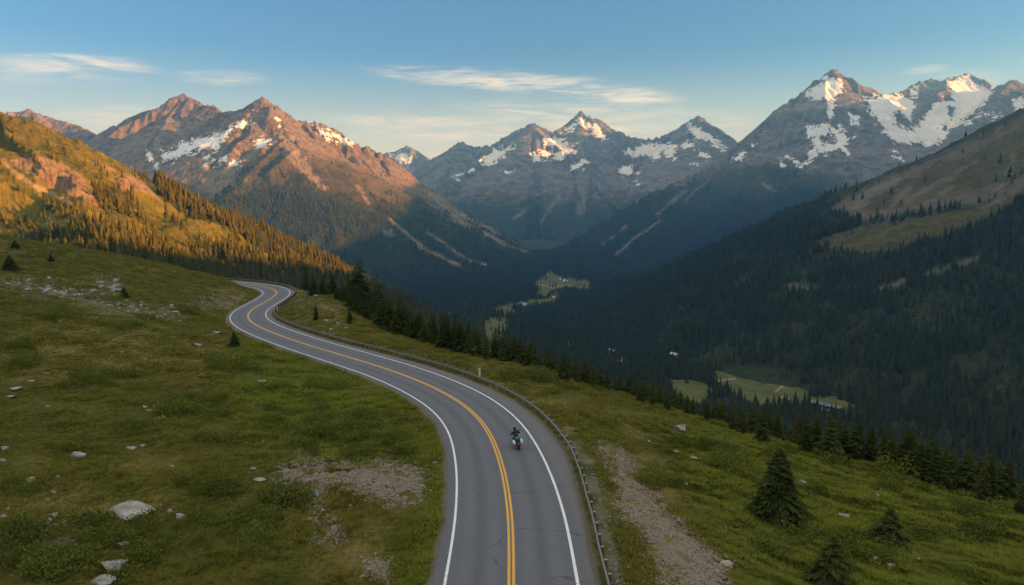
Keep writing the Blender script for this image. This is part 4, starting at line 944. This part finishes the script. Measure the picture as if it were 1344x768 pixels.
for _ in range(12):
    z_ = ground_z(r_[:, 0] * d_, r_[:, 1] * d_)[0]; d_ = .5 * d_ + .5 * np.clip(z_ / r_[:, 2], 20, 260)
x, y = r_[:, 0] * d_, r_[:, 1] * d_; z, past, dd, side = ground_z(x, y)
k = (dd > .8) & (fbm(x / 1.6, y / 1.6, 3, 95) > -.22) & (np.abs(z - r_[:, 2] * d_) < 1.0); x, y, z = x[k], y[k], z[k]; n = len(x)
sz = .05 + .16 * rg.random(n) ** 4 + .14 * (rg.random(n) < .02); sz = sz * (.75 + y / 110)
rot = rg.uniform(0, 6.28, (n, 3)); print('pebbles', n)
instancer('gravel', np.stack([x, y, z + sz * .1], 1), np.stack([sz * 1.2, sz, sz * .8], 1), rot * [.1, .1, 1], rg.integers(0, 4, n), PEB)

# ================================================================== ROAD
def asphalt():
    t = NT('asphalt'); p = t.pos(); lat = t.attr('lat')
    n1 = t.noise(.35, 4, .6, p); n2 = t.noise(3.0, 5, .65, p); n3 = t.noise(40, 3, .7, p)
    c = t.mix(n1, (0.088, 0.091, 0.104), (0.116, 0.118, 0.130)); c = t.mix(t.math('MULTIPLY', t.ramp(n2, .45, .75), .5), c, (0.072, 0.074, 0.083))
    c = t.mix(t.math('MULTIPLY', t.ramp(n3, .3, .7), .35), c, (0.145, 0.146, 0.156))
    # wheel tracks worn paler, oil line darker
    al = t.math('ABSOLUTE', lat); tr = t.math('ABSOLUTE', t.math('SUBTRACT', t.math('ABSOLUTE', t.math('SUBTRACT', al, 1.85)), .82))
    c = t.mix(t.math('MULTIPLY', t.math('SUBTRACT', 1, t.ramp(tr, .12, .5)), t.math('MULTIPLY', t.ramp(n2, .25, .7), .42)), c, (0.146, 0.148, 0.156))
    mid = t.math('ABSOLUTE', t.math('SUBTRACT', al, 1.85)); c = t.mix(t.math('MULTIPLY', t.math('SUBTRACT', 1, t.ramp(mid, .1, .45)), t.math('MULTIPLY', n1, .5)), c, (0.058, 0.058, 0.063))
    c = t.mix(t.math('MULTIPLY', t.ramp(al, LANE + .35, LANE + .9), t.math('ADD', .25, t.math('MULTIPLY', n2, .5))), c, (0.17, 0.155, 0.145))
    cr = t.n('ShaderNodeTexVoronoi', {'Vector': t.n('ShaderNodeVectorMath', {0: p, 1: t.n('ShaderNodeTexNoise', {'Vector': p, 'Scale': .8}).outputs['Color']}, operation='ADD').outputs[0], 'Scale': .16}, feature='DISTANCE_TO_EDGE').outputs[0]
    c = t.mix(t.math('MULTIPLY', t.math('SUBTRACT', 1, t.ramp(cr, .0, .009)), t.math('MULTIPLY', t.ramp(n1, .44, .56), .75)), c, (0.05, 0.05, 0.052))
    return t.bsdf(c, .82, .28, t.bump(n3, .25, .02))
def paint(name, a, b, wear):
    t = NT(name); p = t.pos(); n = t.noise(6, 5, .7, p); n2 = t.noise(28, 3, .7, p)
    c = t.mix(t.math('MULTIPLY', t.ramp(t.math('ADD', t.math('MULTIPLY', n, .6), t.math('MULTIPLY', n2, .4)), .52, .62), wear), t.mix(n, a, b), (0.13, 0.125, 0.12)); return t.bsdf(c, .6, .3)
M_ASPH = asphalt(); M_WHITE = paint('white_paint', (.62, .62, .62), (.78, .78, .77), 0.8); M_YEL = paint('yellow_paint', (.60, .30, .035), (.72, .38, .05), .75)
def strip(lat_a, lat_b, dz, i0=0, i1=None):
    i1 = i1 or len(RC); i = np.arange(i0, i1)
    la = lat_a[i] if isinstance(lat_a, np.ndarray) else np.full(len(i), lat_a); lb = lat_b[i] if isinstance(lat_b, np.ndarray) else np.full(len(i), lat_b)
    a = RC[i] + RN[i] * la[:, None]; b = RC[i] + RN[i] * lb[:, None]; a[:, 2] += dz; b[:, 2] += dz
    return np.stack([a, b], 1), np.stack([la, lb], 1)
wob = .07 * fbm(RS / 3.0, RS * 0 + 2.2, 3, 12); wob2 = .07 * fbm(RS / 3.0, RS * 0 + 9.2, 3, 13)
lats = [(-LANE - SH_L + wob) - .12, -LANE - SH_L + wob, -LANE + 0 * RS, -1.8 + 0 * RS, 0 * RS, 1.8 + 0 * RS, LANE + 0 * RS, LANE + SH_R + wob2, LANE + SH_R + wob2 + .12]
V = []
for k, l in enumerate(lats):
    q = RC + RN * l[:, None]; q[:, 2] += (-.16 if k in (0, 8) else 0.0) - .012 * np.abs(l) ; V.append(q)
V = np.stack(V, 1); nR, nC = V.shape[:2]
road = obj('road', mesh_np('road', V.reshape(-1, 3), grid_faces(nR, nC), M_ASPH, {'lat': np.stack(lats, 1).ravel()})); tag(road, kind='structure')
def marking(name, a, b, mat, i0=0, i1=None):
    v, l = strip(a, b, .005, i0, i1); v[..., 2] -= .012 * np.abs(l)
    o = obj(name, mesh_np(name, v.reshape(-1, 3), grid_faces(len(v), 2), mat), road); return tag(o, kind='structure')
marking('edge_line', -LANE - .08, -LANE + .08, M_WHITE); marking('edge_line', LANE - .09, LANE + .09, M_WHITE)
marking('centre_line', -.215, -.05, M_YEL); marking('centre_line', .05, .215, M_YEL)

# ================================================================== GUARDRAIL AND MARKER POSTS
M_STEEL = plain('galvanised_steel', (.20, .19, .19), .6, .4, .35, .2, 3.0); M_RUST = plain('weathered_timber', (.13, .085, .062), .9, .1, 0, .35, 7, .5); M_CAP = plain('pale_timber_top', (.33, .285, .24), .85, .15, 0, .2, 9)
rail_lat = LANE + SH_R + .62
# it runs along the whole outer side and round the hairpin
gr = thing('guardrail', 'long steel guardrail on short timber posts following the outer edge of the road', 'guardrail', tuple(RC[40]))
prof = [(.0, .50), (-.06, .53), (-.06, .56), (0, .60), (0, .63), (-.06, .665), (-.06, .70), (0, .73), (.025, .73), (.025, .50)]   # across (towards the road negative), height
gi0, gi1 = 10, int(np.argmin(np.abs(RC[:, 0] + 86) + np.abs(RC[:, 1] - RC[-90, 1])))
gi1 = len(RC) - 60
idx = np.arange(gi0, gi1)
gb = RC[idx] + RN[idx] * rail_lat[idx][:, None]
gzz = ground_z(gb[:, 0], gb[:, 1])[0]; gzz = smooth1(gzz, 9)
V = np.stack([np.stack([gb[:, 0] + RN[idx, 0] * a, gb[:, 1] + RN[idx, 1] * a, gzz + h], 1) for a, h in prof], 1)
org = np.array(RC[40])
rail = obj('rail_beam', mesh_np('rail_beam', (V - org).reshape(-1, 3), np.vstack([grid_faces(len(idx), len(prof))]), M_STEEL, smooth=False), gr)
def post_mesh():
    bm = bmesh.new(); bm_box(bm, (0, 0, .30), (.13, .15, 1.06), bevel=.012); a = from_bm('post', bm, M_RUST)
    bm = bmesh.new(); bm_box(bm, (0, 0, .845), (.145, .165, .03), bevel=.008); b = from_bm('post_top', bm, M_CAP); return a, b
pm, cm = post_mesh(); nposts = 0; far_posts = []
step = 3
for j in range(4, len(idx), step):
    i = idx[j]; p = RC[i] + RN[i] * (rail_lat[i] + .13); z = gzz[j]; ang = math.atan2(RT[i, 1], RT[i, 0])
    if nposts < 98:
        o = obj('post', pm, gr, tuple(np.array([p[0], p[1], z]) - org)); o.rotation_euler.z = ang; c = obj('post_top', cm, o); nposts += 1
    else: far_posts.append((p[0], p[1], z, ang))
    if nposts >= 98: step = 3
bm = bmesh.new()
for x_, y_, z_, a_ in far_posts:
    bm_box(bm, (x_ - org[0], y_ - org[1], z_ - org[2] + .31), (.17, .19, 1.08), Matrix.Rotation(a_, 3, 'Z'))
fp = obj('post', from_bm('post', bm, M_RUST), gr); fp['kind'] = 'stuff'
M_PLASTIC = plain('marker_white', (.72, .70, .62), .5, .4); M_REFL = plain('marker_reflector', (.75, .30, .05), .3, .5); M_BLK = plain('black_rubber', (.018, .018, .02), .6, .3)
def marker(px, py, label, h=1.05):
    p, d = hit_ground(px, py); t = thing('marker_post', label, 'marker post', tuple(p), .3)
    bm = bmesh.new(); bm_box(bm, (0, 0, h / 2 - .1), (.22, .09, h + .2), bevel=.02); obj('post', from_bm('post', bm, M_PLASTIC), t)
    bm = bmesh.new(); bm_box(bm, (0, -.05, h - .22), (.13, .012, .16), bevel=.003); obj('reflector', from_bm('reflector', bm, M_REFL), t)
marker(629.5, 495, 'white marker post standing behind the guardrail on the outer side of the big bend')
marker(364, 408, 'pale marker post by the guardrail on the inside of the hairpin')

# ================================================================== MOTORCYCLE AND RIDER
bi = int(np.argmin(np.abs(_rpx - 648) + np.abs(_rpy - 583) * 2))
best = None
for i in range(40, 260):
    q = RC[i] + RN[i] * 1.95; u_, v_ = project(q[0], q[1], q[2]); e = abs(v_ - 586)
    if best is None or e < best[0]: best = (e, i, q)
_, bi, bq = best; bang = math.atan2(RT[bi, 1], RT[bi, 0]) - math.pi / 2
M_GREEN = plain('teal_paint', (.012, .16, .115), .3, .5, 0, .2); M_WPAINT = plain('white_gloss', (.8, .8, .78), .35, .5, 0, .06); M_TAIL = plain('red_lens', (.55, .02, .02), .3, .5, 0, .15); M_CHROME = plain('chrome', (.6, .6, .6), .2, .5, 1.0, .1); M_LEATH = plain('black_leather', (.016, .016, .019), .55, .35, 0, .3, 12, .3); M_HELM = plain('black_gloss', (.012, .012, .014), .15, .6); M_VISOR = plain('visor', (.03, .035, .05), .08, .7); M_SKIN = plain('skin', (.45, .28, .20), .6, .3); M_PLATE = plain('plate', (.7, .7, .66), .5, .3)
lean = math.radians(-9)       # leaning left into the bend
def lean_thing(o): o.rotation_mode = 'XYZ'; o.rotation_euler = Matrix.LocRotScale(None, Quaternion((0, 0, 1), bang) @ Quaternion((0, 1, 0), lean), None).to_euler(); o.location = (bq[0], bq[1], bq[2] - .02)
mc = thing('motorcycle', 'teal green motorcycle with white side cases riding in the outer lane', 'motorcycle'); lean_thing(mc)
for yy, nm in ((.76, 1), (-.70, 1)):
    bm = bmesh.new(); bm_torus(bm, (0, yy, .32), .25, .075); wh = obj('wheel', from_bm('wheel', bm, M_BLK, True), mc); wh.data.name = 'tyre'
    bm = bmesh.new(); bm_torus(bm, (0, yy, .32), .185, .022); bm_tube(bm, [(-.06, yy, .32), (.06, yy, .32)], .05, 10)
    for k in range(5):
        a = k * 1.2566; bm_tube(bm, [(0, yy, .32), (0, yy + .18 * math.cos(a), .32 + .18 * math.sin(a))], .016, 6)
    obj('rim', from_bm('rim', bm, M_CHROME, True), wh)
bm = bmesh.new(); bm_ellip(bm, (0, .22, .86), (.19, .34, .17)); bm_ellip(bm, (0, .62, .92), (.21, .26, .22)); bm_ellip(bm, (0, .42, .60), (.22, .36, .26)); obj('fairing', from_bm('fairing', bm, M_GREEN, True), mc)
bm = bmesh.new(); bm_ellip(bm, (0, .08, .45), (.17, .30, .22)); bm_tube(bm, [(.09, -.02, .45), (.11, -.70, .33)], .035, 8); bm_tube(bm, [(-.09, -.02, .45), (-.11, -.70, .33)], .035, 8); obj('engine', from_bm('engine', bm, M_BLK, True), mc)
bm = bmesh.new(); bm_ellip(bm, (0, -.22, .84), (.16, .36, .08)); obj('seat', from_bm('seat', bm, M_LEATH, True), mc)
bm = bmesh.new(); bm_box(bm, (0, -.80, 1.03), (.46, .36, .34), bevel=.06); obj('top_case', from_bm('top_case', bm, M_GREEN, True), mc)
bm = bmesh.new(); bm_box(bm, (0, -.62, .84), (.20, .40, .10), bevel=.03); obj('rear_cowl', from_bm('rear_cowl', bm, M_GREEN, True), mc)
for sx in (-1, 1):
    bm = bmesh.new(); bm_box(bm, (.31 * sx, -.66, .68), (.23, .46, .34), bevel=.05); obj('side_case', from_bm('side_case', bm, M_WPAINT, True), mc)
    bm = bmesh.new(); bm_tube(bm, [(.08 * sx, .72, .34), (.09 * sx, .58, .98)], .028, 8); obj('fork', from_bm('fork', bm, M_CHROME, True), mc)
    bm = bmesh.new(); bm_tube(bm, [(.16 * sx, .50, 1.08), (.34 * sx, .56, 1.22)], .012, 6); bm_ellip(bm, (.37 * sx, .56, 1.24), (.075, .025, .05)); obj('mirror', from_bm('mirror', bm, M_BLK, True), mc)
bm = bmesh.new(); bm_tube(bm, [(-.38, .36, 1.06), (-.2, .46, 1.08), (0, .5, 1.05), (.2, .46, 1.08), (.38, .36, 1.06)], .017, 8); obj('handlebar', from_bm('handlebar', bm, M_BLK, True), mc)
bm = bmesh.new(); bm_ellip(bm, (0, .70, 1.16), (.17, .05, .17), Matrix.Rotation(.5, 3, 'X')); obj('windscreen', from_bm('windscreen', bm, M_VISOR, True), mc)
bm = bmesh.new(); bm_box(bm, (0.0, -.865, .80), (.22, .04, .09), bevel=.015); obj('tail_light', from_bm('tail_light', bm, M_TAIL, True), mc)
bm = bmesh.new(); bm_box(bm, (0.0, -.91, .60), (.19, .012, .20), Matrix.Rotation(-.25, 3, 'X'), bevel=.003); obj('number_plate', from_bm('number_plate', bm, M_TAIL), mc)
bm = bmesh.new(); bm_box(bm, (0, -.86, .50), (.15, .10, .34), Matrix.Rotation(-.25, 3, 'X'), bevel=.02); obj('mudguard', from_bm('mudguard', bm, M_BLK, True), mc)
bm = bmesh.new(); bm_tube(bm, [(.13, .1, .28), (.20, -.35, .30), (.24, -.78, .40)], [.03, .045, .055], 10); obj('exhaust', from_bm('exhaust', bm, M_CHROME, True), mc)
# rider
def skin_body(name, verts, edges, rad, root, mats, parent, sub=2):
    me = bpy.data.meshes.new(name); me.from_pydata(verts, edges, []); o = obj(name, me, parent)
    for m in mats: me.materials.append(m)
    md = o.modifiers.new('skin', 'SKIN'); md.use_smooth_shade = True
    for i, r in enumerate(rad): sv = me.skin_vertices[0].data[i]; sv.radius = r if isinstance(r, tuple) else (r, r); sv.use_root = (i == root)
    s = o.modifiers.new('sub', 'SUBSURF'); s.levels = sub; s.render_levels = sub
    return o
vs = [(0, -.24, .93), (0, -.17, 1.10), (0, -.05, 1.28), (0, .02, 1.40), (0, .07, 1.48), (0, .11, 1.60), (0, .12, 1.70)]; rd = [(.19, .16), (.18, .15), (.215, .16), (.15, .11), .07, .10, .075]
es = [(0, 1), (1, 2), (2, 3), (3, 4), (4, 5), (5, 6)]
for sx in (-1, 1):
    b = len(vs); vs += [(.20 * sx, .0, 1.36), (.37 * sx, .10, 1.17), (.37 * sx, .30, 1.09), (.36 * sx, .38, 1.08)]; rd += [.105, .078, .058, .044]; es += [(3, b), (b, b + 1), (b + 1, b + 2), (b + 2, b + 3)]
    b = len(vs); vs += [(.13 * sx, -.20, .90), (.25 * sx, .20, .80), (.22 * sx, -.02, .42), (.22 * sx, .12, .36)]; rd += [.105, .075, .05, .042]; es += [(0, b), (b, b + 1), (b + 1, b + 2), (b + 2, b + 3)]
person = skin_body('person', vs, es, rd, 0, [M_LEATH], None); tag(person, 'person in black riding clothes and black helmet riding the motorcycle', 'person'); lean_thing(person)
bm = bmesh.new(); bm_ellip(bm, (0, .12, 1.64), (.15, .18, .165), None, 24, 16); obj('helmet', from_bm('helmet', bm, M_HELM, True), person)
bm = bmesh.new(); bm_ellip(bm, (0, .20, 1.635), (.118, .095, .06), None, 20, 12); obj('visor', from_bm('visor', bm, M_VISOR, True), person)
for sx in (-1, 1):
    bm = bmesh.new(); hx_, hy_, hz_ = .36 * sx, .37, 1.08
    bm_ellip(bm, (hx_, hy_ + .03, hz_ + .012), (.046, .05, .026))
    for k, (ln, of) in enumerate(((.055, -.034), (.066, -.012), (.062, .011), (.05, .033))):
        bm_tube(bm, [(hx_ + of, hy_ + .06, hz_ + .018), (hx_ + of, hy_ + .06 + ln * .55, hz_ + .008), (hx_ + of, hy_ + .05 + ln * .5, hz_ - .035), (hx_ + of, hy_ + .04, hz_ - .045)], [.010, .0095, .009, .007], 7)
    bm_tube(bm, [(hx_ - .04 * sx, hy_ + .02, hz_), (hx_ - .062 * sx, hy_ + .05, hz_ - .02), (hx_ - .05 * sx, hy_ + .075, hz_ - .045)], [.012, .011, .008], 7)
    obj('glove', from_bm('glove', bm, M_LEATH, True), person)
    bm = bmesh.new(); bm_ellip(bm, (.22 * sx, .13, .335), (.05, .13, .045)); bm_tube(bm, [(.22 * sx, .02, .33), (.22 * sx, -.01, .48)], [.055, .06], 10); obj('boot', from_bm('boot', bm, M_BLK, True), person)

# ================================================================== VALLEY HOUSES AND RIVER
M_WALLW = plain('render_white', (.66, .64, .60), .8, .2); M_WALLB = plain('timber_brown', (.22, .14, .09), .85, .15); M_ROOFG = plain('roof_grey', (.24, .24, .25), .7, .3); M_ROOFP = plain('roof_pale', (.55, .53, .52), .6, .3); M_ROOFR = plain('roof_red', (.26, .14, .10), .8, .2); M_GLASS = plain('window_glass', (.05, .06, .08), .1, .6)
def land(px, py, d0=700, d1=4200):
    ds = np.geomspace(d0, d1, 1600); p = ray(px, py)[None] * ds[:, None]; z = np.maximum(ground_z(p[:, 0], p[:, 1])[0], np.maximum(rh_z(p[:, 0], p[:, 1]), -1e9)); b = np.where(p[:, 2] <= z)[0]; i = b[0] if len(b) else -1
    return np.array([p[i, 0], p[i, 1], z[i]]), ds[i]
def house(px, py, w, l, h, rz, wall, roof, label, name='farmhouse'):
    p, d = land(px, py); t = thing(name, label, 'house', (p[0], p[1], p[2] - .6), rz)
    bm = bmesh.new(); bm_box(bm, (0, 0, h / 2), (w, l, h))
    for s in (-1, 1):
        a = [bm.verts.new((-w / 2, s * l / 2, h)), bm.verts.new((w / 2, s * l / 2, h)), bm.verts.new((0, s * l / 2, h + w * .34))]; bm.faces.new(a if s < 0 else a[::-1])
    obj('wall', from_bm('wall', bm, wall), t)
    bm = bmesh.new(); o_ = .7; rh_ = w * .34
    for s in (-1, 1):
        n = [bm.verts.new(v) for v in ((s * (w / 2 + o_), -l / 2 - o_, h - o_ * .68), (s * (w / 2 + o_), l / 2 + o_, h - o_ * .68), (0, l / 2 + o_, h + rh_), (0, -l / 2 - o_, h + rh_), (s * (w / 2 + o_), -l / 2 - o_, h - o_ * .68 + .35), (s * (w / 2 + o_), l / 2 + o_, h - o_ * .68 + .35), (0, l / 2 + o_, h + rh_ + .38), (0, -l / 2 - o_, h + rh_ + .38))]
        for f in ((4, 5, 6, 7), (0, 3, 2, 1), (0, 1, 5, 4), (1, 2, 6, 5), (3, 0, 4, 7)): bm.faces.new([n[i] for i in f])
    bmesh.ops.recalc_face_normals(bm, faces=bm.faces[:]); rf = obj('roof', from_bm('roof', bm, roof), t)
    bm = bmesh.new(); bm_box(bm, (w * .2, l * .2, h + w * .34), (.9, .9, 2.2)); obj('chimney', from_bm('chimney', bm, M_ROOFG), rf)
    for s in (-1, 1):
        for k in (-.28, .05, .3):
            bm = bmesh.new(); bm_box(bm, (s * (w / 2 + .02), k * l, h * .55), (.12, 1.3, 1.5)); obj('window', from_bm('window', bm, M_GLASS), t)
    bm = bmesh.new(); bm_box(bm, (0, -l / 2 - .03, 1.2), (1.3, .12, 2.4)); obj('door', from_bm('door', bm, M_WALLB), t)
house(742, 370, 13, 20, 7, .5, M_WALLW, M_ROOFP, 'white house in the middle of the far valley meadow')
house(736, 367.5, 10, 14, 6, 1.2, M_WALLW, M_ROOFG, 'white house just behind the middle of the far valley meadow')
house(765, 381, 10, 16, 5, 1.4, M_WALLW, M_ROOFP, 'small white house on the lane at the end of the far valley meadow')
house(727, 391, 8, 14, 5, .2, M_WALLW, M_ROOFP, 'tiny pale house at the lower edge of the far valley meadow')
house(711, 401, 9, 18, 5, 1.3, M_WALLB, M_ROOFP, 'pale roofed house in the trees below the far valley meadow')
house(588, 415, 14, 26, 6, 1.1, M_WALLB, M_ROOFP, 'long pale building beside the two small bright valley fields')
house(747, 455, 12, 30, 5, 1.5, M_WALLW, M_ROOFP, 'long low pale building among trees just above the dark conifer row')
house(803, 463, 10, 15, 6, 1.4, M_WALLW, M_ROOFP, 'white house among the valley trees, between two other pale buildings')
house(885, 469, 11, 18, 6, .4, M_WALLB, M_ROOFP, 'brownish house at the foot of the dark wooded hill')
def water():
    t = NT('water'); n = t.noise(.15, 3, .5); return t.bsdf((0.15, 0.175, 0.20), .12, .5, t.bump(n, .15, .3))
rv = [land(u_, v_)[0] for u_, v_ in river_px]; rv = resample(np.array(rv), 12.0)
tv = np.gradient(rv, axis=0); tv[:, 2] = 0; tv /= np.linalg.norm(tv, axis=1)[:, None] + 1e-9; nv = np.stack([tv[:, 1], -tv[:, 0], 0 * tv[:, 0]], 1)
wv = 8 + 4 * fbm(np.arange(len(rv)) / 6.0, np.zeros(len(rv)) + .5, 2, 5)
lat = np.linspace(-1, 1, 5); V = rv[:, None] + nv[:, None] * (lat[None, :, None] * wv[:, None, None]); zz = np.full(V.shape[:2], rv[:, 2].max() + 1.0) * 0 + (smooth1(rv[:, 2], 21) + 3.5)[:, None]; V[..., 2] = zz
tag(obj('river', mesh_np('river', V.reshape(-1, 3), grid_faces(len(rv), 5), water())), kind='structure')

# ================================================================== LIGHT, SKY, HAZE, CAMERA
tosun = Vector((math.cos(SUN_EL) * cph, -math.cos(SUN_EL) * sph, math.sin(SUN_EL)))
sun = bpy.data.lights.new('sun', 'SUN'); sun.energy = 4.8; sun.angle = math.radians(0.53); sun.color = (1.0, 0.49, 0.165)
so = bpy.data.objects.new('sun', sun); link(so); so.rotation_euler = tosun.to_track_quat('Z', 'Y').to_euler()
w = bpy.data.worlds.new('World'); SC.world = w; w.use_nodes = True
nt = w.node_tree; nt.nodes.clear()
def wn(t, **k):
    n = nt.nodes.new(t)
    for a, b in k.items(): setattr(n, a, b)
    return n
out = wn('ShaderNodeOutputWorld'); bg = wn('ShaderNodeBackground'); sky = wn('ShaderNodeTexSky')
sky.sky_type = 'NISHITA'; sky.sun_disc = False; sky.sun_elevation = SUN_EL; sky.sun_rotation = math.atan2(tosun.x, tosun.y)
sky.altitude = 2000; sky.air_density = 1.25; sky.dust_density = 1.0; sky.ozone_density = 5.6
nt.links.new(sky.outputs[0], bg.inputs[0]); bg.inputs[1].default_value = 0.15
nt.links.new(bg.outputs[0], out.inputs[0])
FILL_VEIL = (.435, .415, .375)
# thin cirrus in the sky itself, plus a bright unseen cloud sheet added overhead to raise the ambient light
def L(a, b): nt.links.new(a, b)
def wm(op, a, b=0.0, clamp=False):
    n = wn('ShaderNodeMath', operation=op, use_clamp=clamp)
    for i, v in enumerate((a, b)):
        if isinstance(v, bpy.types.NodeSocket): L(v, n.inputs[i])
        else: n.inputs[i].default_value = v
    return n.outputs[0]
def wramp(v, a, b):
    n = wn('ShaderNodeMapRange', interpolation_type='SMOOTHSTEP', clamp=True); L(v, n.inputs['Value']); n.inputs['From Min'].default_value = a; n.inputs['From Max'].default_value = b; return n.outputs[0]
def wmix(f, a, b):
    n = wn('ShaderNodeMix', data_type='RGBA')
    for k, v in ((0, f), (6, a), (7, b)):
        if isinstance(v, bpy.types.NodeSocket): L(v, n.inputs[k])
        else: n.inputs[k].default_value = v if k == 0 else (*v, 1)
    return n.outputs[2]
tc = wn('ShaderNodeTexCoord').outputs['Generated']; sx = wn('ShaderNodeSeparateXYZ'); L(tc, sx.inputs[0]); dx_, dy_, dz_ = sx.outputs
elv = wm('ARCSINE', dz_); az = wm('ARCTAN2', dx_, dy_)
def wnoise(scale, sx_, sz_, detail=6, rough=.6, dist=0.0, off=0.0):
    c = wn('ShaderNodeCombineXYZ'); L(wm('MULTIPLY', az, sx_), c.inputs[0]); L(wm('MULTIPLY', elv, sz_), c.inputs[1]); c.inputs[2].default_value = off
    n = wn('ShaderNodeTexNoise'); L(c.outputs[0], n.inputs['Vector']); n.inputs['Scale'].default_value = scale; n.inputs['Detail'].default_value = detail; n.inputs['Roughness'].default_value = rough; n.inputs['Distortion'].default_value = dist; return n.outputs[0]
def dirpx(px, py):
    r = ray(px, py); r = r / np.linalg.norm(r); return math.atan2(r[0], r[1]), math.asin(r[2])
wisp = wnoise(1.0, 8, 75, 7, .66, .9, 1.0); soft = wnoise(1.0, 5, 28, 4, .55, .2, 4.0); strk = wnoise(1.0, 20, 230, 6, .68, 1.4, 7.0)
def patch(px0, py0, px1, py1, thick, amt):
    a0, e0 = dirpx(px0, py0); a1, e1 = dirpx(px1, py1); ac, ec, ha = (a0 + a1) / 2, (e0 + e1) / 2, (a1 - a0) / 2; sl = (e1 - e0) / (a1 - a0)
    u = wm('MULTIPLY', wm('SUBTRACT', az, ac), 1 / ha); ln = wm('ADD', wm('MULTIPLY', wm('SUBTRACT', az, ac), sl), ec)
    v = wm('MULTIPLY', wm('SUBTRACT', elv, ln), 1 / (thick / F))
    r = wm('ADD', wm('POWER', wm('ABSOLUTE', u), 2.0), wm('POWER', wm('ABSOLUTE', v), 2.0))
    fall = wm('SUBTRACT', 1.0, wramp(r, 0.0, 1.7))
    nn = wm('ADD', wm('MULTIPLY', wisp, .65), wm('MULTIPLY', strk, .35))
    return wm('MULTIPLY', wm('MULTIPLY', fall, wramp(wm('ADD', nn, wm('MULTIPLY', fall, .10)), .48, .76)), amt)
cov = None
for c in [(490, 92, 800, 112, 15, 1.0), (690, 112, 895, 131, 14, 1.0), (560, 100, 720, 100, 8, .5), (-30, 82, 205, 92, 15, .95), (225, 100, 355, 104, 9, .7), (600, 140, 860, 152, 15, .75), (380, 160, 900, 166, 20, .75), (820, 152, 1010, 158, 14, .5), (1180, 96, 1265, 82, 7, .5), (60, 150, 260, 158, 16, .45), (1180, 110, 1360, 105, 14, .3), (-40, 108, 130, 98, 9, .4)]:
    p_ = patch(*c); cov = p_ if cov is None else wm('MAXIMUM', cov, p_)
low = wm('MULTIPLY', wm('SUBTRACT', 1.0, wramp(elv, .0, .21)), .95)
fill_veil = wm('MULTIPLY', wramp(elv, .36, .80), wm('ADD', .62, wm('MULTIPLY', wramp(soft, .3, .7), .38)))
S = 0.069
cc = lambda c: tuple(v / S for v in c)
base = wmix(low, sky.outputs[0], cc((.295, .29, .31)))
base = wmix(.13, base, cc((.125, .112, .105)))
base = wmix(wm('MULTIPLY', cov, .78), base, cc((.37, .33, .30)))
base = wmix(fill_veil, base, cc(FILL_VEIL))
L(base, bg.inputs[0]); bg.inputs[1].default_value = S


hz = NT('haze'); pv = hz.n('ShaderNodeVolumePrincipled', {'Color': (0.10, 0.42, 1.0), 'Absorption Color': (1.0, 1.0, 1.0, 1.0), 'Density': 7.0e-5, 'Anisotropy': 0.45})
hz.t.links.new(pv.outputs[0], hz.out.inputs['Volume'])
bm = bmesh.new(); bm_box(bm, (-200, 5700, 580), (14800, 15400, 2100))
haze = obj('haze', from_bm('haze', bm, hz.m)); tag(haze, kind='stuff')

cam = bpy.data.cameras.new('camera'); cam.sensor_width = 36; cam.lens = 36 * F / 1344; cam.clip_start = 0.5; cam.clip_end = 60000
co = bpy.data.objects.new('camera', cam); link(co); co.rotation_euler = (math.radians(90) - PIT, 0, 0); SC.camera = co

SC.render.engine = 'CYCLES'
cy = SC.cycles
cy.use_denoising = True; cy.denoiser = 'OPENIMAGEDENOISE'
cy.max_bounces = 5; cy.diffuse_bounces = 2; cy.glossy_bounces = 2; cy.transmission_bounces = 3; cy.volume_bounces = 0; cy.transparent_max_bounces = 6
cy.caustics_reflective = False; cy.caustics_refractive = False
SC.view_settings.view_transform = 'Standard'; SC.view_settings.look = 'None'; SC.view_settings.exposure = 1.62; SC.view_settings.gamma = 1.0
SC.view_settings.use_curve_mapping = False
